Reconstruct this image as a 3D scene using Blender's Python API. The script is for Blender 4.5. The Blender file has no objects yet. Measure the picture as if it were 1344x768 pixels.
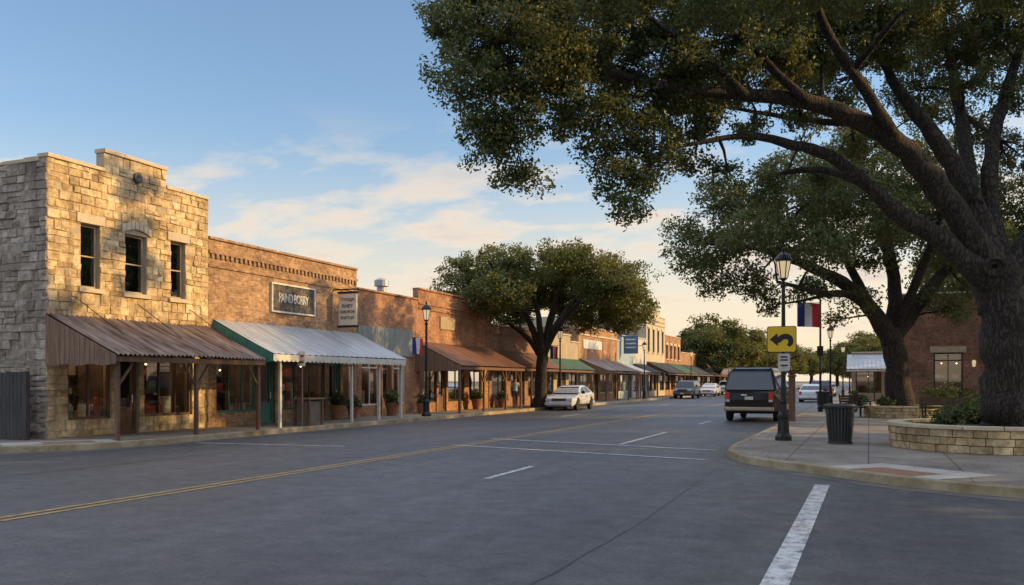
import bpy, bmesh, math, random
import numpy as np
from mathutils import Vector, Matrix
scene=bpy.context.scene; col=scene.collection
rnd=random.Random(11)
S,CO=math.sin(math.radians(21.9)),math.cos(math.radians(21.9))
def at(px,py,d):
    r=(px-672)/1164*d
    return Vector((r*CO-d*S, r*S+d*CO, 1.7+(500-py)*d/1164))
# ---------------------------------------------------------------- materials
def L(nt,a,b): nt.links.new(a,b)
def newmat(name):
    m=bpy.data.materials.new(name); m.use_nodes=True; nt=m.node_tree
    return m,nt,nt.nodes['Principled BSDF']
def rgb(c): return (c[0],c[1],c[2],1)
def noise(nt,vec,scale,detail=5,rough=.6):
    n=nt.nodes.new('ShaderNodeTexNoise'); n.inputs['Scale'].default_value=scale; n.inputs['Detail'].default_value=detail
    n.inputs['Roughness'].default_value=rough
    if vec is not None: L(nt,vec,n.inputs['Vector'])
    return n.outputs['Fac']
def ramp(nt,fac,p0,p1,c0=(0,0,0),c1=(1,1,1)):
    r=nt.nodes.new('ShaderNodeValToRGB'); e=r.color_ramp.elements
    e[0].position=p0; e[1].position=p1; e[0].color=rgb(c0); e[1].color=rgb(c1)
    L(nt,fac,r.inputs['Fac']); return r.outputs['Color']
def mix(nt,fac,a,b,mode='MIX'):
    m=nt.nodes.new('ShaderNodeMixRGB'); m.blend_type=mode
    for s,v in (('Fac',fac),('Color1',a),('Color2',b)):
        if isinstance(v,(int,float)): m.inputs[s].default_value=v
        elif isinstance(v,(tuple,list)): m.inputs[s].default_value=rgb(v)
        else: L(nt,v,m.inputs[s])
    return m.outputs['Color']
def math_(nt,op,a,b=0.0,c=None):
    m=nt.nodes.new('ShaderNodeMath'); m.operation=op
    for i,v in enumerate((a,b,c)):
        if v is None: continue
        if isinstance(v,(int,float)): m.inputs[i].default_value=v
        else: L(nt,v,m.inputs[i])
    return m.outputs[0]
def bump(nt,b,h,strength,dist=.02):
    n=nt.nodes.new('ShaderNodeBump'); n.inputs['Strength'].default_value=strength; n.inputs['Distance'].default_value=dist
    L(nt,h,n.inputs['Height']); L(nt,n.outputs['Normal'],b.inputs['Normal'])
def objvec(nt,stretch=(1,1,1)):
    t=nt.nodes.new('ShaderNodeTexCoord'); mp=nt.nodes.new('ShaderNodeMapping'); mp.inputs['Scale'].default_value=stretch
    L(nt,t.outputs['Object'],mp.inputs['Vector']); return mp.outputs['Vector']
def nmat(name,c1,c2,scale=5,rough=.7,metal=0,bmp=.15,stretch=(1,1,1),lo=.35,hi=.65,spec=None,bd=.02):
    m,nt,b=newmat(name); v=objvec(nt,stretch); n=noise(nt,v,scale)
    c=ramp(nt,n,lo,hi,c1,c2)
    n2=noise(nt,v,scale*7,3)
    c=mix(nt,.35,c,ramp(nt,n2,.3,.7,(.5,.5,.5),(1.2,1.2,1.2)),'MULTIPLY')
    L(nt,c,b.inputs['Base Color']); b.inputs['Roughness'].default_value=rough; b.inputs['Metallic'].default_value=metal
    if spec is not None: b.inputs['Specular IOR Level'].default_value=spec
    if bmp: bump(nt,b,n2,bmp,bd)
    return m
def barkmat():
    m,nt,b=newmat('oak_bark'); v=objvec(nt,(1,1,.28))
    vo=nt.nodes.new('ShaderNodeTexVoronoi'); vo.feature='DISTANCE_TO_EDGE'; vo.inputs['Scale'].default_value=11
    ad=nt.nodes.new('ShaderNodeVectorMath'); ad.operation='ADD'; nn=nt.nodes.new('ShaderNodeTexNoise'); nn.inputs['Scale'].default_value=4; nn.inputs['Detail'].default_value=5; L(nt,v,nn.inputs['Vector'])
    sc=nt.nodes.new('ShaderNodeVectorMath'); sc.operation='SCALE'; sc.inputs['Scale'].default_value=.45; L(nt,nn.outputs['Color'],sc.inputs[0])
    L(nt,v,ad.inputs[0]); L(nt,sc.outputs[0],ad.inputs[1]); L(nt,ad.outputs[0],vo.inputs['Vector'])
    f=ramp(nt,vo.outputs['Distance'],.0,.16); n=noise(nt,v,14,5)
    c=mix(nt,f,(.018,.014,.011),ramp(nt,n,.3,.7,(.04,.031,.024),(.088,.07,.055)))
    c=mix(nt,.6,c,ramp(nt,noise(nt,v,1.3,4),.3,.7,(.6,.6,.58),(1.25,1.2,1.15)),'MULTIPLY')
    L(nt,c,b.inputs['Base Color']); b.inputs['Roughness'].default_value=.95
    bump(nt,b,math_(nt,'ADD',f,math_(nt,'MULTIPLY',n,.5)),.85,.045); return m
def boxuv(nt):
    t=nt.nodes.new('ShaderNodeTexCoord'); p=nt.nodes.new('ShaderNodeSeparateXYZ'); q=nt.nodes.new('ShaderNodeSeparateXYZ')
    L(nt,t.outputs['Object'],p.inputs[0]); L(nt,t.outputs['Normal'],q.inputs[0])
    ax=math_(nt,'GREATER_THAN',math_(nt,'ABSOLUTE',q.outputs[0]),.6); az=math_(nt,'GREATER_THAN',math_(nt,'ABSOLUTE',q.outputs[2]),.6)
    def lerp(a,b,f): return math_(nt,'ADD',math_(nt,'MULTIPLY',a,math_(nt,'SUBTRACT',1.0,f)),math_(nt,'MULTIPLY',b,f))
    u=lerp(p.outputs[0],p.outputs[1],ax); v=lerp(p.outputs[2],p.outputs[1],az)
    c=nt.nodes.new('ShaderNodeCombineXYZ'); L(nt,u,c.inputs[0]); L(nt,v,c.inputs[1]); return c.outputs[0]
def brickmat(name,c1,c2,mortar,bw=.22,bh=.076,ms=.011):
    m,nt,b=newmat(name); uv=boxuv(nt)
    k=nt.nodes.new('ShaderNodeTexBrick'); L(nt,uv,k.inputs['Vector'])
    k.inputs['Scale'].default_value=1; k.inputs['Brick Width'].default_value=bw; k.inputs['Row Height'].default_value=bh
    k.inputs['Mortar Size'].default_value=ms; k.inputs['Mortar Smooth'].default_value=.2; k.inputs['Bias'].default_value=-.05
    k.inputs['Color1'].default_value=rgb(c1); k.inputs['Color2'].default_value=rgb(c2); k.inputs['Mortar'].default_value=rgb(mortar)
    n=noise(nt,uv,.8,7,.72); n2=noise(nt,uv,7,4)
    c=mix(nt,.9,k.outputs['Color'],ramp(nt,n,.34,.68,(.4,.37,.36),(1.35,1.3,1.22)),'MULTIPLY')
    c=mix(nt,.7,c,ramp(nt,n2,.3,.7,(.55,.53,.5),(1.4,1.35,1.25)),'MULTIPLY')
    L(nt,c,b.inputs['Base Color']); b.inputs['Roughness'].default_value=.85
    h=math_(nt,'ADD',math_(nt,'MULTIPLY',k.outputs['Fac'],-1.0),math_(nt,'MULTIPLY',n2,.5))
    bump(nt,b,h,.7,.015); return m
def islandmat(name,cols,rough=.85,bmp=.4,scale=6,bd=.03):
    m,nt,b=newmat(name); g=nt.nodes.new('ShaderNodeNewGeometry'); r=nt.nodes.new('ShaderNodeValToRGB')
    e=r.color_ramp.elements; r.color_ramp.interpolation='LINEAR'
    while len(e)<len(cols): e.new(.5)
    for i,c in enumerate(cols): e[i].position=i/(len(cols)-1); e[i].color=rgb(c)
    L(nt,g.outputs['Random Per Island'],r.inputs['Fac'])
    v=objvec(nt); n=noise(nt,v,scale,8,.72)
    c=mix(nt,.9,r.outputs['Color'],ramp(nt,n,.3,.68,(.44,.4,.37),(1.3,1.27,1.22)),'MULTIPLY')
    n3=noise(nt,v,.7,6,.7); c=mix(nt,.9,c,ramp(nt,n3,.36,.6,(.55,.51,.47),(1.14,1.12,1.08)),'MULTIPLY')
    st=noise(nt,objvec(nt,(2.2,2.2,.22)),1.0,5,.7); c=mix(nt,.7,c,ramp(nt,st,.36,.55,(.55,.52,.49),(1.05,1.05,1.05)),'MULTIPLY')
    L(nt,c,b.inputs['Base Color']); b.inputs['Roughness'].default_value=rough
    bump(nt,b,noise(nt,v,scale*2.5,6,.7),bmp,bd); return m
def goodsmat():
    m,nt,b=newmat('shop_goods'); g=nt.nodes.new('ShaderNodeObjectInfo'); r=nt.nodes.new('ShaderNodeValToRGB'); r.color_ramp.interpolation='CONSTANT'
    cols=[(.45,.07,.04),(.5,.44,.32),(.09,.18,.26),(.55,.36,.12),(.5,.1,.06),(.7,.67,.6),(.12,.22,.1),(.6,.5,.38)]; e=r.color_ramp.elements
    while len(e)<len(cols): e.new(.5)
    for i,c in enumerate(cols): e[i].position=i/len(cols); e[i].color=rgb(c)
    L(nt,g.outputs['Random'],r.inputs['Fac']); L(nt,r.outputs['Color'],b.inputs['Base Color']); b.inputs['Roughness'].default_value=.6; return m
def leafmat(name,c1,c2,c3,tr=.36):
    m,nt,b=newmat(name); g=nt.nodes.new('ShaderNodeNewGeometry')
    v=objvec(nt); n=noise(nt,v,.7,3)
    c=mix(nt,g.outputs['Random Per Island'],c1,c2)
    c=mix(nt,ramp(nt,n,.4,.65),c,mix(nt,g.outputs['Random Per Island'],c1,c3))
    L(nt,c,b.inputs['Base Color']); b.inputs['Roughness'].default_value=.5; b.inputs['Specular IOR Level'].default_value=.4
    t=nt.nodes.new('ShaderNodeBsdfTranslucent'); L(nt,mix(nt,1.0,c,(2.1,1.5,.5),'MULTIPLY'),t.inputs['Color'])
    ms=nt.nodes.new('ShaderNodeMixShader'); ms.inputs[0].default_value=tr
    L(nt,b.outputs[0],ms.inputs[1]); L(nt,t.outputs[0],ms.inputs[2]); L(nt,ms.outputs[0],nt.nodes['Material Output'].inputs['Surface']); return m
def emis(name,c,s):
    m,nt,b=newmat(name); b.inputs['Base Color'].default_value=rgb(c); b.inputs['Emission Color'].default_value=rgb(c); b.inputs['Emission Strength'].default_value=s
    return m
def plain(name,c,rough=.5,metal=0,coat=0,var=.5,spec=.5):
    m,nt,b=newmat(name); v=objvec(nt); n=noise(nt,v,9,5)
    L(nt,mix(nt,var,c,ramp(nt,n,.3,.7,(.72,.72,.72),(1.15,1.15,1.15)),'MULTIPLY'),b.inputs['Base Color']); b.inputs['Specular IOR Level'].default_value=spec
    b.inputs['Roughness'].default_value=rough; b.inputs['Metallic'].default_value=metal; b.inputs['Coat Weight'].default_value=coat; return m
def asphalt():
    m,nt,b=newmat('asphalt'); v=objvec(nt)
    big=noise(nt,v,.22,6,.65); fine=noise(nt,v,24,5,.85); mid=noise(nt,v,2.4,8,.8); streak=noise(nt,objvec(nt,(1.1,.03,1)),1.0,4)
    c=ramp(nt,big,.3,.7,(.056,.058,.064),(.096,.096,.101))
    c=mix(nt,1.0,c,ramp(nt,fine,.36,.64,(.42,.42,.43),(1.6,1.6,1.6)),'MULTIPLY')
    c=mix(nt,.85,c,ramp(nt,mid,.34,.66,(.55,.55,.55),(1.35,1.35,1.35)),'MULTIPLY')
    c=mix(nt,.5,c,ramp(nt,streak,.35,.65,(.62,.62,.63),(1.28,1.27,1.25)),'MULTIPLY')
    vo=nt.nodes.new('ShaderNodeTexVoronoi'); vo.feature='DISTANCE_TO_EDGE'; vo.inputs['Scale'].default_value=.2
    ad=nt.nodes.new('ShaderNodeVectorMath'); ad.operation='ADD'
    nn=nt.nodes.new('ShaderNodeTexNoise'); nn.inputs['Scale'].default_value=.9; nn.inputs['Detail'].default_value=5; L(nt,v,nn.inputs['Vector'])
    L(nt,v,ad.inputs[0]); L(nt,nn.outputs['Color'],ad.inputs[1]); L(nt,ad.outputs[0],vo.inputs['Vector'])
    cr=math_(nt,'LESS_THAN',vo.outputs['Distance'],.002)
    cr=math_(nt,'MULTIPLY',cr,math_(nt,'GREATER_THAN',noise(nt,v,.15,2),.5))
    c=mix(nt,math_(nt,'MULTIPLY',cr,.45),c,(.02,.02,.022))
    L(nt,c,b.inputs['Base Color'])
    rr=nt.nodes.new('ShaderNodeMapRange'); L(nt,mid,rr.inputs['Value']); rr.inputs['To Min'].default_value=.66; rr.inputs['To Max'].default_value=.36
    L(nt,rr.outputs[0],b.inputs['Roughness']); bump(nt,b,fine,.7,.018); return m
def pavemat(name,c1,c2,grid=1.5):
    m,nt,b=newmat(name); v=objvec(nt)
    k=nt.nodes.new('ShaderNodeTexBrick'); L(nt,v,k.inputs['Vector']); k.offset=0; k.inputs['Scale'].default_value=1
    k.inputs['Brick Width'].default_value=grid; k.inputs['Row Height'].default_value=grid; k.inputs['Mortar Size'].default_value=.014
    k.inputs['Color1'].default_value=rgb(c1); k.inputs['Color2'].default_value=rgb(c2); k.inputs['Mortar'].default_value=rgb([x*.4 for x in c1])
    n=noise(nt,v,.7,7,.72); f=noise(nt,v,40,4)
    c=mix(nt,.9,k.outputs['Color'],ramp(nt,n,.34,.66,(.48,.46,.44),(1.2,1.18,1.15)),'MULTIPLY')
    c=mix(nt,.5,c,ramp(nt,f,.3,.7,(.7,.7,.7),(1.2,1.2,1.2)),'MULTIPLY')
    L(nt,c,b.inputs['Base Color']); b.inputs['Roughness'].default_value=.75; bump(nt,b,math_(nt,'ADD',f,math_(nt,'MULTIPLY',k.outputs['Fac'],-2.0)),.3,.01); return m
def paintmat(name,c,base=(.08,.08,.085),lo=.38,hi=.55):
    m,nt,b=newmat(name); v=objvec(nt); n=noise(nt,v,6,8,.75); n2=noise(nt,v,45,4)
    f=math_(nt,'ADD',math_(nt,'MULTIPLY',n,.7),math_(nt,'MULTIPLY',n2,.3))
    L(nt,ramp(nt,f,lo,hi,base,c),b.inputs['Base Color']); b.inputs['Roughness'].default_value=.6; return m
def glassmat():
    m,nt,b=newmat('shop_glass'); nt.nodes.remove(b)
    lw=nt.nodes.new('ShaderNodeLayerWeight'); lw.inputs['Blend'].default_value=.35
    t=nt.nodes.new('ShaderNodeBsdfTransparent'); t.inputs['Color'].default_value=(.8,.83,.83,1); g=nt.nodes.new('ShaderNodeBsdfGlossy'); g.inputs['Roughness'].default_value=.02
    ms=nt.nodes.new('ShaderNodeMixShader'); L(nt,math_(nt,'ADD',math_(nt,'MULTIPLY',lw.outputs['Fresnel'],.8),.12),ms.inputs[0])
    L(nt,t.outputs[0],ms.inputs[1]); L(nt,g.outputs[0],ms.inputs[2]); L(nt,ms.outputs[0],nt.nodes['Material Output'].inputs['Surface']); return m
M={}
M['asphalt']=asphalt(); M['pave']=pavemat('concrete_pavement',(.25,.22,.19),(.3,.265,.23)); M['kerb']=nmat('kerb_concrete',(.22,.16,.08),(.4,.33,.22),1.5,.8)
M['gutter']=nmat('gutter_concrete',(.09,.085,.08),(.16,.15,.135),1.2,.75)
M['ground']=nmat('dry_ground',(.08,.075,.045),(.13,.12,.07),.3,.95)
M['wpaint']=paintmat('white_road_paint',(.6,.6,.6)); M['ypaint']=paintmat('yellow_road_paint',(.46,.28,.07))
M['seam']=nmat('tar_seam',(.03,.03,.03),(.05,.05,.05),5,.5)
M['pad']=nmat('tactile_pad',(.26,.13,.07),(.36,.19,.11),8,.8,bmp=.5); M['ramp']=nmat('ramp_concrete',(.4,.375,.34),(.5,.47,.43),2,.8)
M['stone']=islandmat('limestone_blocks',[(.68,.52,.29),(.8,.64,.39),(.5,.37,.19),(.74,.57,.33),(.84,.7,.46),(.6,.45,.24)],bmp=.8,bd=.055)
M['shadestone']=islandmat('shaded_limestone',[(.48,.43,.37),(.6,.54,.47),(.32,.285,.25),(.54,.48,.42),(.4,.36,.32)],bmp=.9,bd=.06)  # side wall copy of the limestone, its shade put into the grey colour
M['mortar']=nmat('lime_mortar',(.38,.31,.21),(.46,.39,.29),3,.9)
M['stonetrim']=nmat('stone_trim',(.5,.41,.28),(.62,.52,.37),2.5,.85,bmp=.4)
M['brickA']=brickmat('brown_brick',(.31,.175,.105),(.54,.335,.19),(.4,.31,.21))
M['brickB']=brickmat('red_brick',(.36,.16,.09),(.5,.25,.135),(.39,.29,.2))
M['brickC']=brickmat('dull_red_brick',(.28,.13,.085),(.4,.2,.125),(.34,.26,.2))
M['brickD']=brickmat('orange_brick',(.38,.2,.105),(.49,.26,.13),(.4,.3,.2))
M['brickE']=brickmat('plaza_brick',(.28,.125,.09),(.38,.18,.125),(.32,.25,.2))
M['cream']=nmat('cream_stucco',(.46,.39,.28),(.55,.48,.36),1.2,.85); M['bluepaint']=nmat('pale_blue_paint',(.24,.33,.4),(.33,.42,.47),1.5,.7); M['tanst']=nmat('tan_stucco',(.36,.28,.19),(.44,.36,.25),1.3,.85); M['whitewash']=nmat('white_washed_wall',(.46,.44,.4),(.56,.54,.5),1.3,.8)
M['white']=nmat('white_trim_paint',(.55,.53,.48),(.68,.66,.61),3,.55); M['teal']=nmat('teal_paint',(.04,.17,.14),(.065,.24,.2),3,.55); M['green_frame']=nmat('dark_green_paint',(.03,.09,.07),(.05,.13,.1),3,.5)
M['siding']=nmat('grey_siding',(.2,.23,.22),(.31,.33,.31),2,.7,stretch=(8,8,.5))
M['rust']=nmat('rusty_corrugated_metal',(.11,.055,.033),(.34,.27,.23),2.2,.5,.3,.2,stretch=(.35,2.6,.4),lo=.38,hi=.66); M['rust2']=nmat('brown_rust_metal',(.15,.06,.03),(.3,.15,.08),1.8,.6,.2,.2,stretch=(.35,2.6,.4))
M['galv']=nmat('weathered_galvanised_metal',(.33,.355,.38),(.5,.525,.55),1.5,.45,.3,.12,stretch=(.35,3,.4)); M['dkawn']=nmat('dark_canvas',(.03,.035,.04),(.06,.065,.07),3,.8); M['green']=nmat('green_canvas',(.04,.09,.06),(.07,.14,.09),3,.8)
M['wood']=nmat('dark_brown_wood',(.1,.05,.028),(.19,.1,.055),3,.65,stretch=(4,4,.6)); M['planks']=nmat('weathered_planks',(.16,.085,.055),(.28,.17,.11),3,.75,stretch=(5,5,.5))
M['benchwood']=nmat('dark_bench_wood',(.05,.028,.018),(.09,.05,.03),4,.6)
M['greywood']=nmat('grey_black_fence_wood',(.035,.033,.032),(.075,.07,.066),3,.8,stretch=(5,5,.5)); M['tan']=nmat('tan_wood',(.34,.25,.16),(.45,.35,.24),4,.65,stretch=(3,3,.6)); M['binwood']=nmat('brown_grey_wood',(.13,.1,.08),(.2,.165,.135),4,.7,stretch=(5,5,.5))
M['black']=plain('black_cast_metal',(.018,.019,.02),.4,.3); M['dark']=plain('dark_frame_paint',(.035,.037,.04),.45)
M['pane']=plain('reflective_window_glass',(.2,.22,.24),.03,1.0,0,.2); M['glass']=glassmat()
M['bulb']=emis('warm_bulb',(1,.58,.22),7); M['panel']=emis('warm_fill_panel',(1,.6,.28),9); M['lantern']=emis('lantern_glass',(.9,.7,.42),.5)
M['roof']=nmat('roof_felt',(.1,.1,.1),(.16,.155,.15),1,.9)
M['bark']=barkmat()
M['leaf']=leafmat('oak_leaf',(.058,.09,.042),(.115,.152,.066),(.14,.155,.058)); M['leaf2']=leafmat('oak_leaf_warm',(.055,.088,.028),(.12,.15,.048),(.165,.155,.042),.38)
M['shrub']=leafmat('shrub_leaf',(.028,.06,.022),(.072,.125,.044),(.1,.13,.038),.3); M['litter']=leafmat('fallen_leaf',(.1,.05,.02),(.18,.11,.045),(.14,.09,.03),.1)
M['soil']=nmat('planter_soil',(.04,.028,.018),(.09,.06,.04),8,.95,bmp=.6)
M['signy']=plain('yellow_sign_sheet',(.97,.62,.01),.3,0,0,.1); M['signk']=plain('sign_black',(.012,.012,.012),.5); M['signw']=nmat('worn_white_sign',(.55,.52,.46),(.78,.75,.69),6,.6); M['signd']=nmat('weathered_sign_board',(.04,.034,.03),(.17,.145,.12),5,.7,lo=.4,hi=.7); M['signc']=nmat('cream_sign',(.68,.58,.43),(.8,.7,.55),4,.6)
M['oldpaint']=paintmat('weathered_sign_paint',(.72,.69,.62),(.14,.12,.105),.36,.56)
M['signb']=plain('blue_sign_paint',(.07,.16,.26),.5); M['signred']=plain('sign_red',(.35,.05,.03),.5)
M['navy']=plain('flag_blue',(.02,.06,.28),.8); M['fred']=plain('flag_red',(.65,.035,.045),.8); M['fwhite']=plain('flag_white',(.85,.83,.8),.8)
M['terra']=nmat('terracotta',(.24,.09,.05),(.33,.14,.08),5,.8); M['goods']=goodsmat()
M['inside']=nmat('shop_inside_wall',(.06,.043,.03),(.22,.16,.11),1.3,.8)
M['tyre']=plain('tyre_rubber',(.015,.015,.015),.8); M['rim']=plain('wheel_rim',(.4,.41,.42),.3,.8); M['carglass']=plain('car_glass',(.075,.083,.09),.04,1.0,0,.2)
M['chrome']=plain('chrome',(.6,.6,.62),.15,1.0); M['bumper_tan']=plain('dull_tan_metal_bumper',(.36,.3,.23),.3,.8); M['tantrim']=plain('tan_lower_paint',(.22,.16,.105),.3,.2,.3); M['lamp']=plain('headlight_lens',(.6,.6,.58),.1); M['tail']=plain('tail_light_red',(.6,.02,.012),.2); M['amber']=plain('amber_lens',(.5,.16,.02),.2)
M['pblack']=plain('van_brown_black_paint',(.024,.0155,.011),.22,0,.25,.15,.35); M['psilver']=plain('silver_white_paint',(.62,.65,.69),.25,0,.6,.15); M['pwhite']=plain('white_car_paint',(.6,.6,.6),.3,0,.6); M['pgrey']=plain('grey_car_paint',(.1,.11,.12),.28,.4,.5); M['pred']=plain('maroon_car_paint',(.16,.03,.03),.28,.2,.6); M['pnavy']=plain('navy_car_paint',(.03,.045,.075),.28,.3,.6)
M['skin']=plain('skin',(.42,.24,.16),.6); M['shirt']=nmat('pale_blue_shirt',(.42,.48,.55),(.55,.6,.66),8,.85); M['trouser']=nmat('dark_trousers',(.04,.045,.06),(.07,.075,.09),9,.85); M['hair']=plain('brown_hair',(.04,.025,.015),.7)
# ---------------------------------------------------------------- mesh helpers
def wloc(o):
    v=Vector((0,0,0))
    while o is not None: v=v+o.location; o=o.parent
    return v
class MB:
    def __init__(s): s.v=[]; s.f=[]
    def add(s,vs,fs):
        n=len(s.v); s.v+=[tuple(v) for v in vs]
        for f in fs: s.f.append(tuple(i+n for i in f))
    def hexa(s,c): s.add(c,[(0,3,2,1),(4,5,6,7),(0,1,5,4),(1,2,6,5),(2,3,7,6),(3,0,4,7)])
    def box(s,x0,x1,y0,y1,z0,z1): s.hexa([(x0,y0,z0),(x1,y0,z0),(x1,y1,z0),(x0,y1,z0),(x0,y0,z1),(x1,y0,z1),(x1,y1,z1),(x0,y1,z1)])
    def poly(s,p): s.add(p,[tuple(range(len(p)))])
    def prism(s,pts,off):
        n=len(pts); off=Vector(off); a=[Vector(p) for p in pts]; b=[p+off for p in a]
        s.add(a+b,[tuple(range(n-1,-1,-1)),tuple(range(n,2*n))]+[(i,(i+1)%n,(i+1)%n+n,i+n) for i in range(n)])
    def tube(s,pts,rad,n=8):
        pts=[Vector(p) for p in pts]; vs=[]; ref=None
        for i,p in enumerate(pts):
            t=(pts[min(i+1,len(pts)-1)]-pts[max(i-1,0)]).normalized()
            if ref is None: ref=Vector((1,0,0)) if abs(t.x)<.8 else Vector((0,1,0))
            a=(ref-t*ref.dot(t)).normalized(); b=t.cross(a); ref=a
            r=rad[i] if isinstance(rad,(list,tuple)) else rad
            for k in range(n):
                w=2*math.pi*k/n; vs.append(p+a*(r*math.cos(w))+b*(r*math.sin(w)))
        fs=[]
        for i in range(len(pts)-1):
            for k in range(n): fs.append((i*n+k,i*n+(k+1)%n,(i+1)*n+(k+1)%n,(i+1)*n+k))
        fs.append(tuple(range(n-1,-1,-1))); m=(len(pts)-1)*n; fs.append(tuple(range(m,m+n)))
        s.add(vs,fs)
    def lathe(s,prof,c=(0,0,0),n=16,axis='z',a0=0):
        vs=[]
        for r,h in prof:
            for k in range(n):
                w=a0+2*math.pi*k/n; x,y=r*math.cos(w),r*math.sin(w)
                q=(x,y,h) if axis=='z' else ((h,x,y) if axis=='x' else (x,h,y))
                vs.append((q[0]+c[0],q[1]+c[1],q[2]+c[2]))
        fs=[(i*n+k,i*n+(k+1)%n,(i+1)*n+(k+1)%n,(i+1)*n+k) for i in range(len(prof)-1) for k in range(n)]
        if prof[0][0]>1e-5: fs.append(tuple(range(n-1,-1,-1)))
        if prof[-1][0]>1e-5: m=(len(prof)-1)*n; fs.append(tuple(range(m,m+n)))
        s.add(vs,fs)
    def build(s,name,mat,parent=None,smooth=False,bevel=0,label=None):
        me=bpy.data.meshes.new(name); o_=wloc(parent) if parent else Vector((0,0,0))
        me.from_pydata([(v[0]-o_.x,v[1]-o_.y,v[2]-o_.z) for v in s.v],[],s.f)
        me.materials.append(mat)
        if smooth: me.polygons.foreach_set('use_smooth',[True]*len(s.f))
        bm=bmesh.new(); bm.from_mesh(me); bmesh.ops.recalc_face_normals(bm,faces=bm.faces); bm.to_mesh(me); bm.free()
        o=bpy.data.objects.new(name,me); col.objects.link(o); o.parent=parent
        if bevel:
            b=o.modifiers.new('bevel','BEVEL'); b.width=bevel; b.segments=2 if bevel<.054 else 4; b.limit_method='ANGLE'; b.angle_limit=math.radians(35)
        if label: o['label']=label
        return o
def thing(name,label,cat,loc,group=None):
    o=bpy.data.objects.new(name,None); col.objects.link(o); o.location=loc; o.empty_display_size=.3
    o['label']=label; o['category']=cat
    if group: o['group']=group
    return o
def struct(o): o['kind']='structure'; return o
def dup(root,loc,rz=0,sc=1,label=None,group=None):
    c=root.copy(); col.objects.link(c); c.location=loc; c.rotation_euler=(0,0,rz); c.scale=(sc,sc,sc) if not isinstance(sc,tuple) else sc
    if label: c['label']=label
    if group: c['group']=group
    for ch in list(root.children):
        k=ch.copy(); col.objects.link(k); k.parent=c
        for g in list(ch.children):
            q=g.copy(); col.objects.link(q); q.parent=k
    return c
def text(name,s,size,mat,parent,origin,ux,uz,off=0,sp=1):
    cu=bpy.data.curves.new('t','FONT'); cu.body=s; cu.size=size; cu.align_x='CENTER'; cu.align_y='CENTER'; cu.extrude=.004; cu.offset=off; cu.space_character=sp
    t=bpy.data.objects.new('t',cu); col.objects.link(t); dg=bpy.context.evaluated_depsgraph_get(); dg.update()
    me=bpy.data.meshes.new_from_object(t.evaluated_get(dg)); bpy.data.objects.remove(t)
    ux=Vector(ux); uz=Vector(uz); n=ux.cross(uz); o_=Vector(origin)-wloc(parent)
    for v in me.vertices: v.co=o_+ux*v.co.x+uz*v.co.y+n*v.co.z
    me.materials.clear(); me.materials.append(mat); me.name=name
    o=bpy.data.objects.new(name,me); col.objects.link(o); o.parent=parent
    return o
# ---------------------------------------------------------------- ground, road, pavements
m=MB(); m.poly([(-3000,-3000,-.03),(3000,-3000,-.03),(3000,3000,-.03),(-3000,3000,-.03)]); struct(m.build('ground',M['ground']))
m=MB(); m.poly([(-90,-60,0),(70,-60,0),(70,900,0),(-90,900,0)]); struct(m.build('road',M['asphalt']))
def inset(p,d):
    out=[]
    for i,q in enumerate(p):
        a=Vector(p[max(i-1,0)]); b=Vector(p[min(i+1,len(p)-1)]); t=(b-a).normalized(); out.append((q[0]-t.y*d,q[1]+t.x*d))
    return out
def ribbon(p,sgn,prof,name,mat):
    m=MB(); rows=[[(x,y,z) for x,y in inset(p,sgn*o)] for o,z in prof]; n=len(p)
    for a,b in zip(rows[:-1],rows[1:]):
        for i in range(n-1): m.poly([a[i],a[i+1],b[i+1],b[i]])
    struct(m.build(name,mat))
lk=[(-80,14.1),(-22,14.2),(-20.3,14.35),(-19.2,14.8),(-18.3,15.6),(-17.8,16.6),(-17.6,17.8),(-17.6,600)]
rk=[(-3,600),(-3.05,30),(-3.1,22),(-2.95,20.3),(-2.5,18.9),(-1.8,17.95),(-1.05,17.2),(-.35,16.4),(.4,15.65),(1.2,15.05),(2.1,14.6),(3.5,14.2),(6,13.9),(60,13.6)]
for p in (lk,rk):
    ribbon(p,1,[(0,-.01),(.015,.14),(.03,.155),(.17,.157),(.18,.1)],'kerb',M['kerb']); ribbon(p,1,[(-.42,.003),(-.005,.003)],'gutter',M['gutter'])
m=MB(); m.poly([(x,y,.15) for x,y in inset(lk,.1)]+[(-80,600,.15)]); struct(m.build('pavement',M['pave']))
m=MB(); m.poly([(x,y,.15) for x,y in inset(rk,.1)]+[(60,600,.15)]); struct(m.build('pavement',M['pave']))
def mark(p0,p1,w,mat,z=.0065,name='road_marking'):
    a=Vector(p0); b=Vector(p1); t=(b-a).normalized(); n=Vector((-t.y,t.x))*w/2; m=MB()
    m.poly([(a+n).to_tuple()+(z,),(a-n).to_tuple()+(z,),(b-n).to_tuple()+(z,),(b+n).to_tuple()+(z,)]); struct(m.build(name,mat))
mark((-9.98,-10),(-9.98,400),.11,M['ypaint']); mark((-9.76,-10),(-9.76,400),.11,M['ypaint'])
for y0 in [14.1,23.0]+[35+9*k for k in range(14)]:
    mark((-6.15,y0),(-6.2,y0+(2.4 if y0<15 else 6 if y0<30 else 3)),.13,M['wpaint'])
for k in range(9): mark((-13.6,40+11*k),(-13.6,43+11*k),.13,M['wpaint'])
mark((-10.2,21.15),(-3.25,19.2),.17,M['wpaint'],.0095); mark((-10.2,23.85),(-3.4,21.9),.17,M['wpaint'],.0095)
mark((-.74,3),(-.7,15.3),.23,M['wpaint']); mark((2.2,13.6),(3.4,11.5),.25,M['wpaint'])
mark((-17.1,19.3),(-12.6,19.7),.12,M['wpaint'])
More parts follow.
